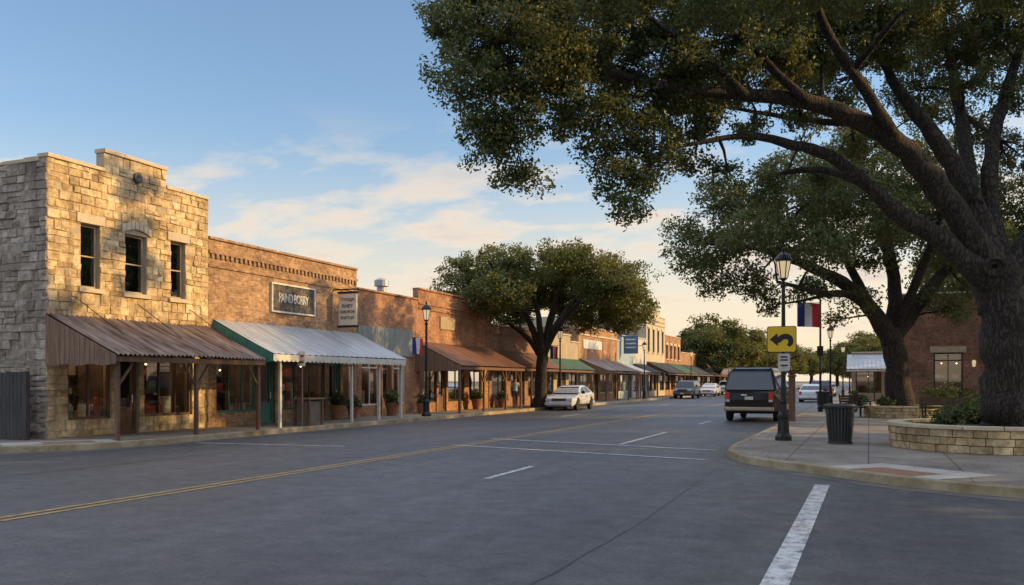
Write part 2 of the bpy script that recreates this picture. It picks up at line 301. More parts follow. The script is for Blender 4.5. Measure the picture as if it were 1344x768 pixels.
def seam(pts,w):
    m=MB(); r=random.Random(int(w*1000)+len(pts)); q=[]
    for a,b in zip(pts[:-1],pts[1:]):
        a,b=Vector(a),Vector(b); k=max(2,int((b-a).length/.5))
        for i in range(k): q.append(a.lerp(b,i/k)+Vector((r.uniform(-.03,.03),r.uniform(-.03,.03))))
    q.append(Vector(pts[-1])); L_=[];R_=[]
    for i,p in enumerate(q):
        t=(q[min(i+1,len(q)-1)]-q[max(i-1,0)]).normalized(); n=Vector((-t.y,t.x))*w*r.uniform(.3,.8); L_.append((p.x+n.x,p.y+n.y,.0035)); R_.append((p.x-n.x,p.y-n.y,.0035))
    for i in range(len(q)-1): m.poly([L_[i],R_[i],R_[i+1],L_[i+1]])
    struct(m.build('road_seam',M['seam']))
seam([(-2.62,4),(-2.55,11),(-2.75,18)],.02); seam([(-14.2,2),(-14.0,40)],.02)
def quadsheet(name,c,ux,w,h,z,mat):
    ux=Vector(ux).normalized(); uy=Vector((-ux.y,ux.x)); c=Vector(c); m=MB()
    m.poly([tuple(c+ux*a*w/2+uy*b*h/2)+(z,) for a,b in ((-1,-1),(1,-1),(1,1),(-1,1))]); struct(m.build(name,mat))
quadsheet('ramp',(.62,16.72),(.72,-.69),2.4,1.45,.154,M['ramp']); quadsheet('tactile_paving',(.42,16.46),(.72,-.69),1.3,.74,.158,M['pad'])
quadsheet('ramp',(-18.95,16.5),(.5,.85),2.6,1.1,.154,M['ramp']); quadsheet('tactile_paving',(-18.75,16.6),(.5,.85),1.2,.6,.158,M['pad'])
quadsheet('planting_bed',(5.5,30),(1,0),5,7,.154,M['soil'])
# ---------------------------------------------------------------- buildings
XF=-20.3
def FL(u,z,o): return (XF+o,u,z)
def fb(m,F,u0,u1,z0,z1,o0,o1):
    m.hexa([F(u0,z0,o0),F(u1,z0,o0),F(u1,z0,o1),F(u0,z0,o1),F(u0,z1,o0),F(u1,z1,o0),F(u1,z1,o1),F(u0,z1,o1)])
def skin(m,F,u0,u1,z0,z1,ops,dep=.3):
    us=sorted({u0,u1}|{q for o in ops for q in o[:2]}); zs=sorted({z0,z1}|{q for o in ops for q in o[2:4]})
    for a,b in zip(us[:-1],us[1:]):
        for c,d in zip(zs[:-1],zs[1:]):
            cu,cz=(a+b)/2,(c+d)/2
            if any(o[0]<cu<o[1] and o[2]<cz<o[3] for o in ops): continue
            m.poly([F(a,c,0),F(b,c,0),F(b,d,0),F(a,d,0)])
    for a,b,c,d in [o[:4] for o in ops]:
        m.poly([F(a,c,0),F(a,d,0),F(a,d,-dep),F(a,c,-dep)]); m.poly([F(b,c,0),F(b,d,0),F(b,d,-dep),F(b,c,-dep)])
        m.poly([F(a,d,0),F(b,d,0),F(b,d,-dep),F(a,d,-dep)]); m.poly([F(a,c,0),F(b,c,0),F(b,c,-dep),F(a,c,-dep)])
def frame(m,F,u0,u1,z0,z1,nx,nz,fw,o0,o1,mw=None):
    mw=mw or fw*.6
    fb(m,F,u0,u0+fw,z0,z1,o0,o1); fb(m,F,u1-fw,u1,z0,z1,o0,o1)
    fb(m,F,u0+fw,u1-fw,z0,z0+fw,o0,o1); fb(m,F,u0+fw,u1-fw,z1-fw,z1,o0,o1)
    for i in range(1,nx):
        c=u0+(u1-u0)*i/nx; fb(m,F,c-mw/2,c+mw/2,z0+fw,z1-fw,o0+.005,o1-.005)
    for i in range(1,nz):
        c=z0+(z1-z0)*i/nz; fb(m,F,u0+fw,u1-fw,c-mw/2,c+mw/2,o0+.01,o1-.01)
def window(root,F,u0,u1,z0,z1,fm,nx=1,nz=2,fw=.07,rec=.14,sill=None,lintel=None,name='window',glass='pane',zdiv=None):
    m=MB(); frame(m,F,u0+.002,u1-.002,z0+.002,z1-.002,nx,nz,fw,-rec-.04,-rec+.04)
    if zdiv: fb(m,F,u0+fw,u1-fw,zdiv-.03,zdiv+.03,-rec-.03,-rec+.03)
    w=m.build(name,fm,root)
    m=MB(); m.poly([F(u0+.03,z0+.03,-rec),F(u1-.03,z0+.03,-rec),F(u1-.03,z1-.03,-rec),F(u0+.03,z1-.03,-rec)]); m.build('pane',M[glass],w)
    if sill: m=MB(); fb(m,F,u0-.1,u1+.1,z0-.13,z0-.003,-.1,.09); m.build('sill',sill,w,bevel=.012)
    if lintel: m=MB(); fb(m,F,u0-.16,u1+.16,z1+.003,z1+.27,-.05,.06); m.build('lintel',lintel,w,bevel=.012)
    return w
def shop(root,F,u0,u1,z0,z1,fm,nx=2,bulbs=2,zdiv=None,seed=0,goods=True):
    window(root,F,u0,u1,z0,z1,fm,nx,1,.075,.09,name='shop_window',glass='glass',zdiv=zdiv or z1-.42)
    r=random.Random(seed+int(u0*10)); d=1.6; a,b=u0-.02,u1+.02; e=z1+.02; o1,o2=-.32,-d; m=MB()
    m.poly([F(a,z0,o2),F(b,z0,o2),F(b,e,o2),F(a,e,o2)]); m.poly([F(a,z0,o1),F(a,e,o1),F(a,e,o2),F(a,z0,o2)]); m.poly([F(b,z0,o1),F(b,e,o1),F(b,e,o2),F(b,z0,o2)])
    m.poly([F(a,z0,o1),F(b,z0,o1),F(b,z0,o2),F(a,z0,o2)]); m.poly([F(a,e,o1),F(b,e,o1),F(b,e,o2),F(a,e,o2)]); room=m.build('shop_interior',M['inside'],root)
    if goods:
        u=u0+.12
        while u<u1-.3:
            w=r.uniform(.14,.36); h=r.uniform(.3,1.1); o=r.uniform(-.5,-.34); m=MB(); k=r.random()
            if k<.4: m.lathe([(w*.3,z0+.004),(w*.42,z0+h*.3),(w*.3,z0+h*.7),(w*.14,z0+h*.8),(w*.2,z0+h)],F(u+w/2,0,o),10)
            else: fb(m,F,u,u+w,z0+.004,z0+h*.7,o-w*.8,o)
            m.build('display_item',M['goods'],room); u+=w+r.uniform(.02,.2)
        for k in range(2):
            zz=z0+.7+.55*k; u=u0+.08; m=MB(); fb(m,F,u0+.01,u1-.01,zz-.03,zz,-d+.01,-d+.35); m.build('shelf',M['wood'],room)
            while u<u1-.25:
                w=r.uniform(.12,.35); m=MB(); fb(m,F,u,u+w,zz+.002,zz+r.uniform(.15,.42),-d+.04,-d+.28); m.build('display_item',M['goods'],room); u+=w+r.uniform(.03,.3)
    m=MB(); cu=(u0+u1)/2; fb(m,F,cu-.3,cu+.3,z1-.04,z1-.01,-.9,-.6); m.build('fill_panel',M['panel'],room)  # glowing panel added to brighten the shop interior
    for k in range(bulbs):
        u=u0+(u1-u0)*(k+.5+r.uniform(-.25,.25))/bulbs; z=z1-r.uniform(.3,.75); c=F(u,z,-r.uniform(.5,1.0)); m=MB()
        m.lathe([(0,-.035),(.024,-.024),(.035,0),(.024,.024),(0,.035)],c,8); m.build('light_bulb',M['bulb'],room)
def door(root,F,u0,u1,z0,z1,fm):
    m=MB(); frame(m,F,u0+.002,u1-.002,z0,z1-.002,1,1,.1,-.22,-.1)
    l0,l1=u0+.105,u1-.105; fb(m,F,l0,l1,z0+.02,z0+.75,-.19,-.14)
    fb(m,F,l0,l0+.1,z0+.751,z1-.11,-.19,-.14); fb(m,F,l1-.1,l1,z0+.751,z1-.11,-.19,-.14); fb(m,F,l0+.1,l1-.1,z1-.42,z1-.3,-.19,-.14)
    d=m.build('door',fm,root)
    m=MB(); m.poly([F(l0+.05,z0+.7,-.165),F(l1-.05,z0+.7,-.165),F(l1-.05,z1-.1,-.165),F(l0+.05,z1-.1,-.165)]); m.build('pane',M['pane'],d)
    m=MB(); m.tube([F(l1-.05,z0+.9,-.15),F(l1-.05,z0+.9,-.1),F(l1-.05,z0+1.15,-.1),F(l1-.05,z0+1.15,-.15)],.013,6); m.build('handle',M['chrome'],d)
def awning(root,F,u0,u1,zh,ze,dep,mat,posts,pm,fm,gable=None,scallop=False,pitch=.11,amp=.02,brace=True,pw=.048):
    m=MB(); n=int((u1-u0)/pitch*4); rows=[]
    for k in range(5):
        t=k/4; rows.append([F(u0+(u1-u0)*i/n, zh+(ze-zh)*t+amp*math.cos(i*math.pi/2)-.03*math.sin(math.pi*t)+.012*math.sin(i*.05+k), .01+dep*t+(.03*math.sin(int(i/26)*2.3) if k==4 else 0)) for i in range(n+1)])
    for a,b in zip(rows[:-1],rows[1:]):
        for i in range(n): m.poly([a[i],a[i+1],b[i+1],b[i]])
    aw=m.build('awning',mat,root)
    m=MB(); fb(m,F,u0,u1,ze-.2,ze-.06,dep-.12,dep-.06); m.build('fascia_board',fm,aw)
    m=MB(); k=u0+.1
    while k<u1-.05:
        m.hexa([F(k,zh-.18,.02),F(k+.05,zh-.18,.02),F(k+.05,ze-.18,dep-.13),F(k,ze-.18,dep-.13),F(k,zh-.06,.02),F(k+.05,zh-.06,.02),F(k+.05,ze-.06,dep-.13),F(k,ze-.06,dep-.13)]); k+=.7
    fb(m,F,u0,u1,(zh+ze)/2-.2,(zh+ze)/2-.12,dep*.5-.04,dep*.5+.04); m.build('roof_frame',fm,aw)
    if gable:
        u=u0-.012; m=MB(); nb=14
        for i in range(nb):
            o0=dep*i/nb+.004; o1=dep*(i+1)/nb-.006; zt0=zh+(ze-zh)*i/nb-.03; zt1=zh+(ze-zh)*(i+1)/nb-.03; zb=ze-.28+.02*math.sin(i*5)
            m.hexa([F(u,zb,o0),F(u+.03,zb,o0),F(u+.03,zb,o1),F(u,zb,o1),F(u,zt0,o0),F(u+.03,zt0,o0),F(u+.03,zt1,o1),F(u,zt1,o1)])
        m.build('gable_end',gable,aw)
    if scallop:
        m=MB(); k=u0
        while k<u1-.2:
            m.poly([F(k,ze-.03,dep+.03)]+[F(k+.12-.12*math.cos(a),ze-.2-.07*math.sin(a),dep+.03) for a in [math.pi*j/6 for j in range(7)]]+[F(k+.24,ze-.03,dep+.03)]); k+=.24
        m.build('scalloped_trim',M['white'],aw)
    for u in posts:
        m=MB(); o=dep-.2; fb(m,F,u-pw,u+pw,.15,ze-.2,o-pw,o+pw)
        if brace:
            for sg in (-1,1):
                if u0<u+sg*.5<u1: m.hexa([F(u+sg*(pw-.01),ze-.85,o-.03),F(u+sg*(pw-.01),ze-.77,o-.03),F(u+sg*(pw-.01),ze-.77,o+.03),F(u+sg*(pw-.01),ze-.85,o+.03),F(u+sg*.5,ze-.28,o-.03),F(u+sg*.5,ze-.21,o-.03),F(u+sg*.5,ze-.21,o+.03),F(u+sg*.5,ze-.28,o+.03)])
        m.build('post',pm,aw)
    return aw
def building(name,label,F,u0,u1,top,depth,wm,ops,steps=(),coping=None,cop=True):
    root=thing(name,label,'building',F((u0+u1)/2,.15,0))
    m=MB(); skin(m,F,u0,u1,.15,top,ops)
    for u in (u0,u1): m.poly([F(u,.15,0),F(u,.15,-depth),F(u,top,-depth),F(u,top,0)])
    m.poly([F(u0,.15,-depth),F(u1,.15,-depth),F(u1,top,-depth),F(u0,top,-depth)])
    m.poly([F(u0,top-.5,-.3),F(u1,top-.5,-.3),F(u1,top,-.3),F(u0,top,-.3)])
    for a,b,zt in steps: fb(m,F,a,b,top,zt,-.3,-.001)
    m.build('wall',wm,root)
    m=MB(); m.poly([F(u0,top-.45,-.3),F(u1,top-.45,-.3),F(u1,top-.45,-depth),F(u0,top-.45,-depth)]); m.build('roof',M['roof'],root)
    if cop:
        segs=[]; cur=u0
        for a,b,zt in sorted(steps):
            if a>cur: segs.append((cur,a,top))
            segs.append((a,b,zt)); cur=b
        if cur<u1: segs.append((cur,u1,top))
        for a,b,z in segs: m=MB(); fb(m,F,a+.001,b-.001,z+.001,z+.09,-.33,.07); m.build('coping',coping or M['stonetrim'],root,bevel=.01)
    return root
def blocks(m,F,u0,u1,z0,z1,ops,r,hh=(.16,.27),ww=(.2,.48),proud=.045,jit=.011,split=.18):
    zs=sorted({z0,z1}|{q for o in ops for q in o[2:4] if z0<q<z1}); rows=[]
    for a,b in zip(zs[:-1],zs[1:]):
        z=a
        while b-z>.02:
            h=r.uniform(*hh)
            if b-z-h<hh[0]*.8: h=b-z
            if h>hh[1]*1.25: h/=2
            rows.append((z,z+h)); z+=h
    for a,b in rows:
        iv=[(u0,u1)]
        for o in ops:
            if o[2]<(a+b)/2<o[3]:
                nv=[]
                for p,q in iv:
                    if o[0]>p: nv.append((p,min(q,o[0])))
                    if o[1]<q: nv.append((max(p,o[1]),q))
                iv=[x for x in nv if x[1]-x[0]>.03]
        for p,q in iv:
            u=p
            while q-u>.01:
                w=r.uniform(*ww)
                if q-u-w<ww[0]*.7: w=q-u
                g=.007; o1=r.uniform(.004,proud); j=lambda: r.uniform(-jit,jit)
                zm=[(a,b)] if (b-a<.22 or r.random()>split) else [(a,(a+b)/2),((a+b)/2,b)]
                for za,zb in zm:
                    c=[(u+g+j(),za+g+j()),(u+w-g+j(),za+g+j()),(u+w-g+j(),zb-g+j()),(u+g+j(),zb-g+j())]
                    e=.014; cc=[(c[0][0]+e,c[0][1]+e),(c[1][0]-e,c[1][1]+e),(c[2][0]-e,c[2][1]-e),(c[3][0]+e,c[3][1]-e)]
                    m.add([F(x,z,-.02) for x,z in c]+[F(x,z,o1*.6) for x,z in c]+[F(x,z,o1+j()*1.6) for x,z in cc],
                        [(0,1,5,4),(1,2,6,5),(2,3,7,6),(3,0,4,7),(4,5,9,8),(5,6,10,9),(6,7,11,10),(7,4,8,11),(8,9,10,11)])
                u+=w
# stone building
U0,U1,TOP=17.3,23.5,7.68
wins=[(18.38,19.04,4.3,6.1),(19.96,20.8,4.3,6.05),(21.8,22.44,4.3,6.1)]
shops1=[(17.95,19.45,.62,2.75),(20.7,22.75,.62,2.75)]; drs1=[(19.65,20.5,.15,2.75)]
ops=wins+shops1+drs1
stone=building('stone_building','two storey golden limestone building with stepped parapet and rusty awning',FL,U0,U1,TOP,15,M['mortar'],ops,steps=[(19.2,21.6,8.24)],cop=False)
m=MB(); r=random.Random(3)
trim=[(a-.17,b+.17,d,d+.28) for a,b,c,d in wins]+[(a-.11,b+.11,c-.14,c) for a,b,c,d in wins]
blocks(m,FL,U0-.02,U1,.15,TOP,ops+trim,r); blocks(m,FL,19.2,21.6,TOP,8.24,[],r)
m.build('stone_facing',M['stone'],stone)
FS=lambda u,z,o:(u,U0-o,z)
m=MB(); blocks(m,FS,XF-15,XF+.02,.15,TOP-.1,[],r,(.16,.3),(.2,.6),.06,.015,.35); m.build('side_stone_facing',M['shadestone'],stone)
for a,b,z in ((U0-.03,19.2,TOP),(21.6,U1,TOP),(19.17,21.63,8.24)):
    u=a; m=MB()
    while u<b-.02:
        w=min(r.uniform(.5,.9),b-u); w=b-u if b-u-w<.2 else w; fb(m,FL,u+.001,u+w-.001,z+.002,z+.1+r.uniform(0,.02),-.34,.06+r.uniform(0,.02)); u+=w
    m.build('coping',M['stonetrim'],stone,bevel=.01)
u=XF-15; m=MB()
while u<XF-.4: w=r.uniform(.4,.8); fb(m,FS,u,u+w-.003,TOP-.098,TOP+r.uniform(-.06,.04),-.3,.05); u+=w
m.build('coping',M['stonetrim'],stone,bevel=.01)
for i,(a,b,c,d) in enumerate(wins):
    w=window(stone,FL,a,b,c,d,M['tan'],1,2,.065,.16,sill=M['stonetrim'],lintel=None if i==1 else M['stonetrim'])
m=MB(); a,b=19.96,20.8
for k in range(7):
    t0,t1=k/7,(k+1)/7; f=lambda t,ex:(a-.16+(b-a+.32)*t, 6.055+.16*math.sin(math.pi*t)+ex)
    p=[f(t0+.01,0),f(t1-.01,0),f(t1-.01,.22),f(t0+.01,.22)]
    m.hexa([FL(p[0][0],p[0][1],-.05),FL(p[1][0],p[1][1],-.05),FL(p[1][0],p[1][1],.07),FL(p[0][0],p[0][1],.07),FL(p[3][0],p[3][1],-.05),FL(p[2][0],p[2][1],-.05),FL(p[2][0],p[2][1],.07),FL(p[3][0],p[3][1],.07)])
m.build('arched_lintel',M['stonetrim'],stone)
shop(stone,FL,*shops1[0],M['wood'],2,1); shop(stone,FL,*shops1[1],M['wood'],3,1); door(stone,FL,*drs1[0],M['wood'])
m=MB(); m.lathe([(0,-.02),(.16,-.02),(.16,.05),(.1,.06),(0,.04)],FL(20.4,7.75,0.045),14,'x'); m.build('wall_vent',M['dark'],stone)
awn=awning(stone,FL,17.25,23.4,3.5,2.4,2.45,M['rust'],[17.5,20.4,23.2],M['wood'],M['wood'],gable=M['planks'],pitch=.16,amp=.03)
for u in (18.2,20.4,22.6):
    m=MB(); m.tube([FL(u,4.0,.03),FL(u+.15,2.95,1.6)],.012,5); m.build('tie_rod',M['black'],awn)
# brick building one
U0,U1,TOP=23.52,32.7,6.42
sh=[(23.9,26.0,.62,2.75),(27.4,30.3,.62,2.75),(31.65,32.5,.62,2.75)]; dr=[(26.25,27.1,.15,2.75),(30.6,31.45,.15,2.75)]
b1=building('brick_building','golden brown brick shop with teal edged pale metal awning and dark sign board',FL,U0,U1,TOP,16,M['brickA'],sh+dr,coping=M['brickA'])
m=MB(); fb(m,FL,U0,U1,5.5,5.58,-.02,.05); m.build('brick_band',M['brickA'],b1)
m=MB(); fb(m,FL,U0,U1,5.95,6.05,-.02,.07); u=U0+.1
while u<U1-.15: fb(m,FL,u,u+.11,5.8,5.952,-.02,.06); u+=.24
m.build('corbel_band',M['brickA'],b1)
for q in sh: shop(b1,FL,*q,M['teal'] if q[0]<27 else M['green_frame'],3 if q[1]-q[0]>1.5 else 1,2 if q[1]-q[0]>1.5 else 1,seed=3)
for q in dr: door(b1,FL,*q,M['teal'])
awning(b1,FL,23.75,32.75,3.75,2.6,2.4,M['galv'],[24.4,28.8,30.8,32.6],M['white'],M['teal'],gable=M['teal'],scallop=True,pitch=.34,amp=.014,brace=False,pw=.045)
sg=thing('shop_sign','weathered dark sign board with worn pale lettering and pale frame on the brown brick wall','sign',FL(28.2,4.75,.05))
m=MB(); fb(m,FL,26.85,29.45,4.3,5.25,.01,.06); m.build('board',M['signd'],sg)
m=MB(); frame(m,FL,26.78,29.52,4.23,5.32,1,1,.06,.012,.1); m.build('frame',M['signw'],sg)
text('lettering','PAIND BORRY',.35,M['oldpaint'],sg,FL(28.15,4.78,.068),(0,.92,0),(0,0,1.35),.006,.88)
# hanging blade sign
hy=30.95
bs=thing('hanging_sign','cream blade sign with dark lettering hung from an iron arm beside the brown brick','sign',(-19.7,hy,4.6))
m=MB(); m.box(-20.05,-19.2,hy-.04,hy+.04,3.95,5.25); m.build('board',M['signc'],bs,bevel=.02)
m=MB(); m.box(-20.1,-19.15,hy-.055,hy+.055,5.252,5.33); m.build('top_rail',M['black'],bs); m=MB(); m.box(-20.1,-19.15,hy-.055,hy+.055,3.87,3.948); m.build('bottom_rail',M['black'],bs)
m=MB(); m.tube([(-20.3,hy,5.42),(-19.1,hy,5.42)],.03,8); m.tube([(-20.3,hy,5.95),(-19.4,hy,5.43)],.012,5); m.tube([(-19.95,hy,5.42),(-19.95,hy,5.3)],.012,5); m.tube([(-19.3,hy,5.42),(-19.3,hy,5.3)],.012,5); m.build('bracket',M['black'],bs)
for i,(s_,z,h,mt) in enumerate((('Vintage',5.02,.22,'signred'),('RNEV',4.74,.2,'signk'),('INBOFOR',4.5,.165,'signk'),('ENEYLES',4.26,.165,'signk'))):
    text('lettering',s_,h,M[mt],bs,(-19.625,hy-.052,z),(1,0,0),(0,0,1))
# brick building two
U0,U1,TOP=32.72,47,5.62
sh=[(33.1,34.6,.62,2.7),(35.9,37.0,.62,2.7),(38.4,40.3,.62,2.7),(41.6,43.6,.62,2.7),(44.2,45.9,.62,2.7)]; dr=[(34.9,35.7,.15,2.6),(40.5,41.4,.15,2.6)]
b2=building('brick_building','red brick shop with stepped parapet, grey siding panel and brown rusted awning',FL,U0,U1,TOP,16,M['brickB'],sh+dr,steps=[(38.3,43.2,6.15),(43.2,47,5.95)],coping=M['brickB'])
m=MB(); u=32.8
while u<37.6: fb(m,FL,u,u+.19,2.85,4.1,.003,.04+.01*rnd.random()); u+=.2
m.build('siding',M['siding'],b2)
for q in sh: shop(b2,FL,*q,M['dark'] if q[0]>38 else M['white'],2,1,seed=5)
for q in dr: door(b2,FL,*q,M['wood'])
for z in (5.2,5.45): m=MB(); fb(m,FL,38.3,47,z,z+.08,-.02,.05); m.build('corbel_band',M['brickB'],b2)
awning(b2,FL,38.0,46.6,3.6,2.45,2.4,M['rust2'],[38.3,41.2,44.1,46.3],M['wood'],M['wood'],gable=M['planks'],pitch=.2,amp=.025)
m=MB(); m.lathe([(.22,5.2),(.22,6.2),(.34,6.22),(.34,6.5),(.1,6.62),(0,6.62)],(-21.6,37.0,0),14); m.build('roof_vent',M['galv'],b2)
m=MB(); fb(m,FL,40.6,42.3,4.35,5.0,.01,.06); m.build('sign_board',M['tan'],b2)
# further left buildings
def rowshop(label,u0,u1,top,wm,n,aw=None,steps=(),upper=None,coping=None,name='brick_building',fm='dark',posts=True,zh=3.6,dep=2.2,ze=2.5,band=None,lit=True):
    w=(u1-u0)/n; sh=[(u0+w*i+.35,u0+w*(i+1)-.9*(i%2)-.35,.7,2.65) for i in range(n)]; dr=[(u0+w*(i+1)-1.15,u0+w*(i+1)-.3,.15,2.55) for i in range(1,n,2)]
    ups=[]
    if upper:
        k=int((u1-u0)/2.1)
        for i in range(k): c=u0+(u1-u0)*(i+.5)/k; ups.append((c-.45,c+.45,upper[0],upper[1]))
    b=building(name,label,FL,u0,u1,top,14,wm,sh+dr+ups,steps=steps,coping=coping)
    for q in sh:
        if lit: shop(b,FL,*q,M[fm],2,0,goods=False)
        else: window(b,FL,*q,M[fm],2,1,.09,.12,name='shop_window',zdiv=2.1)
    for q in dr: door(b,FL,*q,M['wood'])
    for q in ups: window(b,FL,*q,M['dark'],1,2,.09,.16,sill=M['stonetrim'],lintel=M['stonetrim'])
    if band:
        for z in band: m=MB(); fb(m,FL,u0,u1,z,z+.12,-.02,.08); m.build('cornice_band',coping or wm,b)
    if aw: awning(b,FL,u0+.2,u1-.2,zh,ze,dep,aw,[u0+.5+(u1-u0-1)*i/3 for i in range(4)] if posts else [],M['wood'],M['wood'],gable=M['planks'] if posts else None,brace=False,pitch=.25)
    return b
rowshop('low dull red brick shop with shallow rusted awning behind the street oak',47.02,55.9,4.95,M['brickC'],3,M['rust2'],dep=1.6,zh=3.5,band=[4.5])
rowshop('tan plastered shop with green awning past the street oak',55.95,63.9,4.55,M['tanst'],3,M['green'],dep=1.4,zh=3.3,posts=False,name='plastered_building',steps=[(58,62,5.0)])
b5=rowshop('orange brick shop with pale stone coping beyond the street oak',63.95,75,5.85,M['brickD'],4,M['rust'],coping=M['stonetrim'],fm='white',zh=3.4,band=[5.2])
m=MB(); fb(m,FL,65,70,4.2,4.9,.01,.07); m.build('sign_board',M['signw'],b5)
rowshop('pale blue painted shop beyond the orange brick shop',75.02,80.4,5.2,M['bluepaint'],2,M['galv'],name='painted_building',fm='white',zh=3.2,dep=1.8,steps=[(76.5,79,5.7)])
rowshop('white washed shop beside the cream two storey building',80.45,85.9,5.75,M['whitewash'],2,M['dkawn'],name='painted_building',zh=3.3,dep=1.6,posts=False,band=[5.1])
rowshop('cream two storey building with heavy cornice and tall windows',85.95,94.5,8.3,M['cream'],3,M['dkawn'],upper=(4.6,6.9),name='plastered_building',posts=False,steps=[(88.5,92,8.9)],band=[7.4,7.8],lit=False)
rowshop('two storey red brick shop past the cream building',94.55,103,6.6,M['brickB'],3,M['green'],posts=False,upper=(4.1,5.6),lit=False)
rowshop('low brick shop with dark awning behind the far left oak',103.05,114,5.0,M['brickD'],4,M['dkawn'],posts=False,lit=False)
rowshop('long brick shop behind the far left oak',114.05,140,5.6,M['brickD'],7,M['rust'],lit=False)
rowshop('farthest brick shop at the end of the left row',140.05,190,5.4,M['brickC'],9,M['galv'],lit=False)
bs=thing('hanging_sign','blue blade sign high on the pale blue painted shop','sign',(-19.6,76.5,4.9))
m=MB(); m.box(-20.1,-18.8,76.45,76.55,4.1,5.7); m.build('board',M['signb'],bs,bevel=.02)
m=MB(); m.tube([(-20.3,76.5,5.8),(-18.8,76.5,5.8)],.03,8); m.build('bracket',M['black'],bs)
for z in (5.35,5.0,4.65):
    m=MB(); m.box(-19.9,-19.0,76.44,76.448,z-.06,z+.06); m.build('text_line',M['signw'],bs)
# right plaza building
FR=lambda u,z,o:(u,52-o,z)
sh=[(3.2,4.6,.6,3.2),(5.6,7.0,.15,3.2),(7.4,10.4,.6,3.2),(11.5,14.5,.6,3.2)]
rb=building('brick_building','dark red brick building behind the plaza oaks with pale window heads',FR,1.6,26,6.3,15,M['brickE'],sh,coping=M['stonetrim'])
for i,q in enumerate(sh):
    shop(rb,FR,*q,M['dark'],2,2); m=MB(); fb(m,FR,q[0]-.16,q[1]+.16,q[3]+.003,q[3]+.32,-.05,.07); m.build('lintel',M['stonetrim'],rb)
for u in (5.1,7.2):
    m=MB(); m.lathe([(.06,-.16),(.1,.1),(.07,.16),(0,.2)],FR(u,2.6,.15),8); m.build('wall_lamp',M['lantern'],rb)
m=MB(); fb(m,FR,1.6,26,5.5,5.62,-.02,.05); m.build('brick_band',M['brickE'],rb)
# small kiosk shop
kx,ky=1.0,72.0
FK=lambda u,z,o:(u,ky-o,z)
kq=[(-.9,.9,.8,2.5),(1.3,2.0,.8,2.5)]
kb=building('kiosk','small tan kiosk with pale sloping metal awning behind the second oak',FK,-1.2,2.15,3.8,3.9,M['tanst'],kq)
for q in kq: shop(kb,FK,*q,M['dark'],2,1,goods=False)
awning(kb,FK,-1.5,2.1,3.7,2.6,2.0,M['galv'],[-1.3,.4,2.0],M['dark'],M['white'],pitch=.3,amp=.012,brace=False,pw=.05)
# fence at left
fn=thing('wooden_gate','dark weathered board gate beside the limestone building','gate',(-21,16.75,.15))
m=MB(); x=-21.75
while x<-20.45: m.box(x,x+.125,16.7,16.73,.2,1.92+rnd.uniform(-.03,.04)); x+=.135
m.build('boards',M['greywood'],fn)
for z in (.5,1.5): m=MB(); m.box(-21.8,-20.4,16.735,16.78,z,z+.12); m.build('rail',M['greywood'],fn)
m=MB(); m.box(-21.93,-21.8,16.68,16.8,.15,1.98); m.build('gate_post',M['greywood'],fn); m=MB(); m.box(-20.42,-20.33,16.68,16.8,.15,1.95); m.build('gate_post',M['greywood'],fn)
rf=thing('metal_railing','black metal railing left of the board gate','railing',(-23.5,16.75,.15))
m=MB(); x=-27
while x<-21.95: m.box(x,x+.02,16.74,16.76,.2,1.7); x+=.12
m.build('bars',M['black'],rf); m=MB(); m.box(-27,-21.95,16.73,16.77,1.701,1.74); m.build('rail',M['black'],rf); m=MB(); m.box(-27,-21.95,16.725,16.775,.3,.34); m.build('rail',M['black'],rf)
# ---------------------------------------------------------------- trees
def leafmesh(name,V,mat,parent):
    n=len(V)//4; me=bpy.data.meshes.new(name); V=V-np.array(wloc(parent))
    me.vertices.add(4*n); me.vertices.foreach_set('co',V.astype(np.float32).ravel()); me.loops.add(4*n); me.loops.foreach_set('vertex_index',np.arange(4*n,dtype=np.int32))
    me.polygons.add(n); me.polygons.foreach_set('loop_start',np.arange(0,4*n,4,dtype=np.int32)); me.polygons.foreach_set('loop_total',np.full(n,4,dtype=np.int32))
    me.update(calc_edges=True); me.materials.append(mat); o=bpy.data.objects.new(name,me); col.objects.link(o); o.parent=parent; return o
def leaves(lobes,kf,mm,sig,ll,seed,flat=.78):
    g=np.random.default_rng(seed); out=[]; cl=[]
    for c,r in lobes:
        k=max(4,int(kf*r*r)); d=g.normal(size=(k,3)); d/=np.linalg.norm(d,axis=1)[:,None]
        sc=np.array(c)+d*(r*(.4+.62*g.random(k)**.6))[:,None]*np.array([1,1,flat]); cl.append(sc)
        sg=sig*(.6+.8*g.random(k))[:,None]
        gz=np.clip(g.normal(size=(k*mm,3)),-1.7,1.7)
        m_=np.repeat(sc,mm,0)+gz*np.repeat(sg,mm,0)*np.array([1,1,.7])
        nn=np.repeat(d,mm,0)*.5+g.normal(size=(k*mm,3))*.75+np.array([0,0,.45]); nn/=np.linalg.norm(nn,axis=1)[:,None]
        t=np.cross(nn,g.normal(size=(k*mm,3))); t/=np.linalg.norm(t,axis=1)[:,None]; b=np.cross(nn,t)
        l=(ll*(.6+.8*g.random(k*mm)))[:,None]/2
        out.append(np.stack([m_-t*l,m_+b*l*.55,m_+t*l,m_-b*l*.55],1).reshape(-1,3))
    return np.concatenate(out),cl
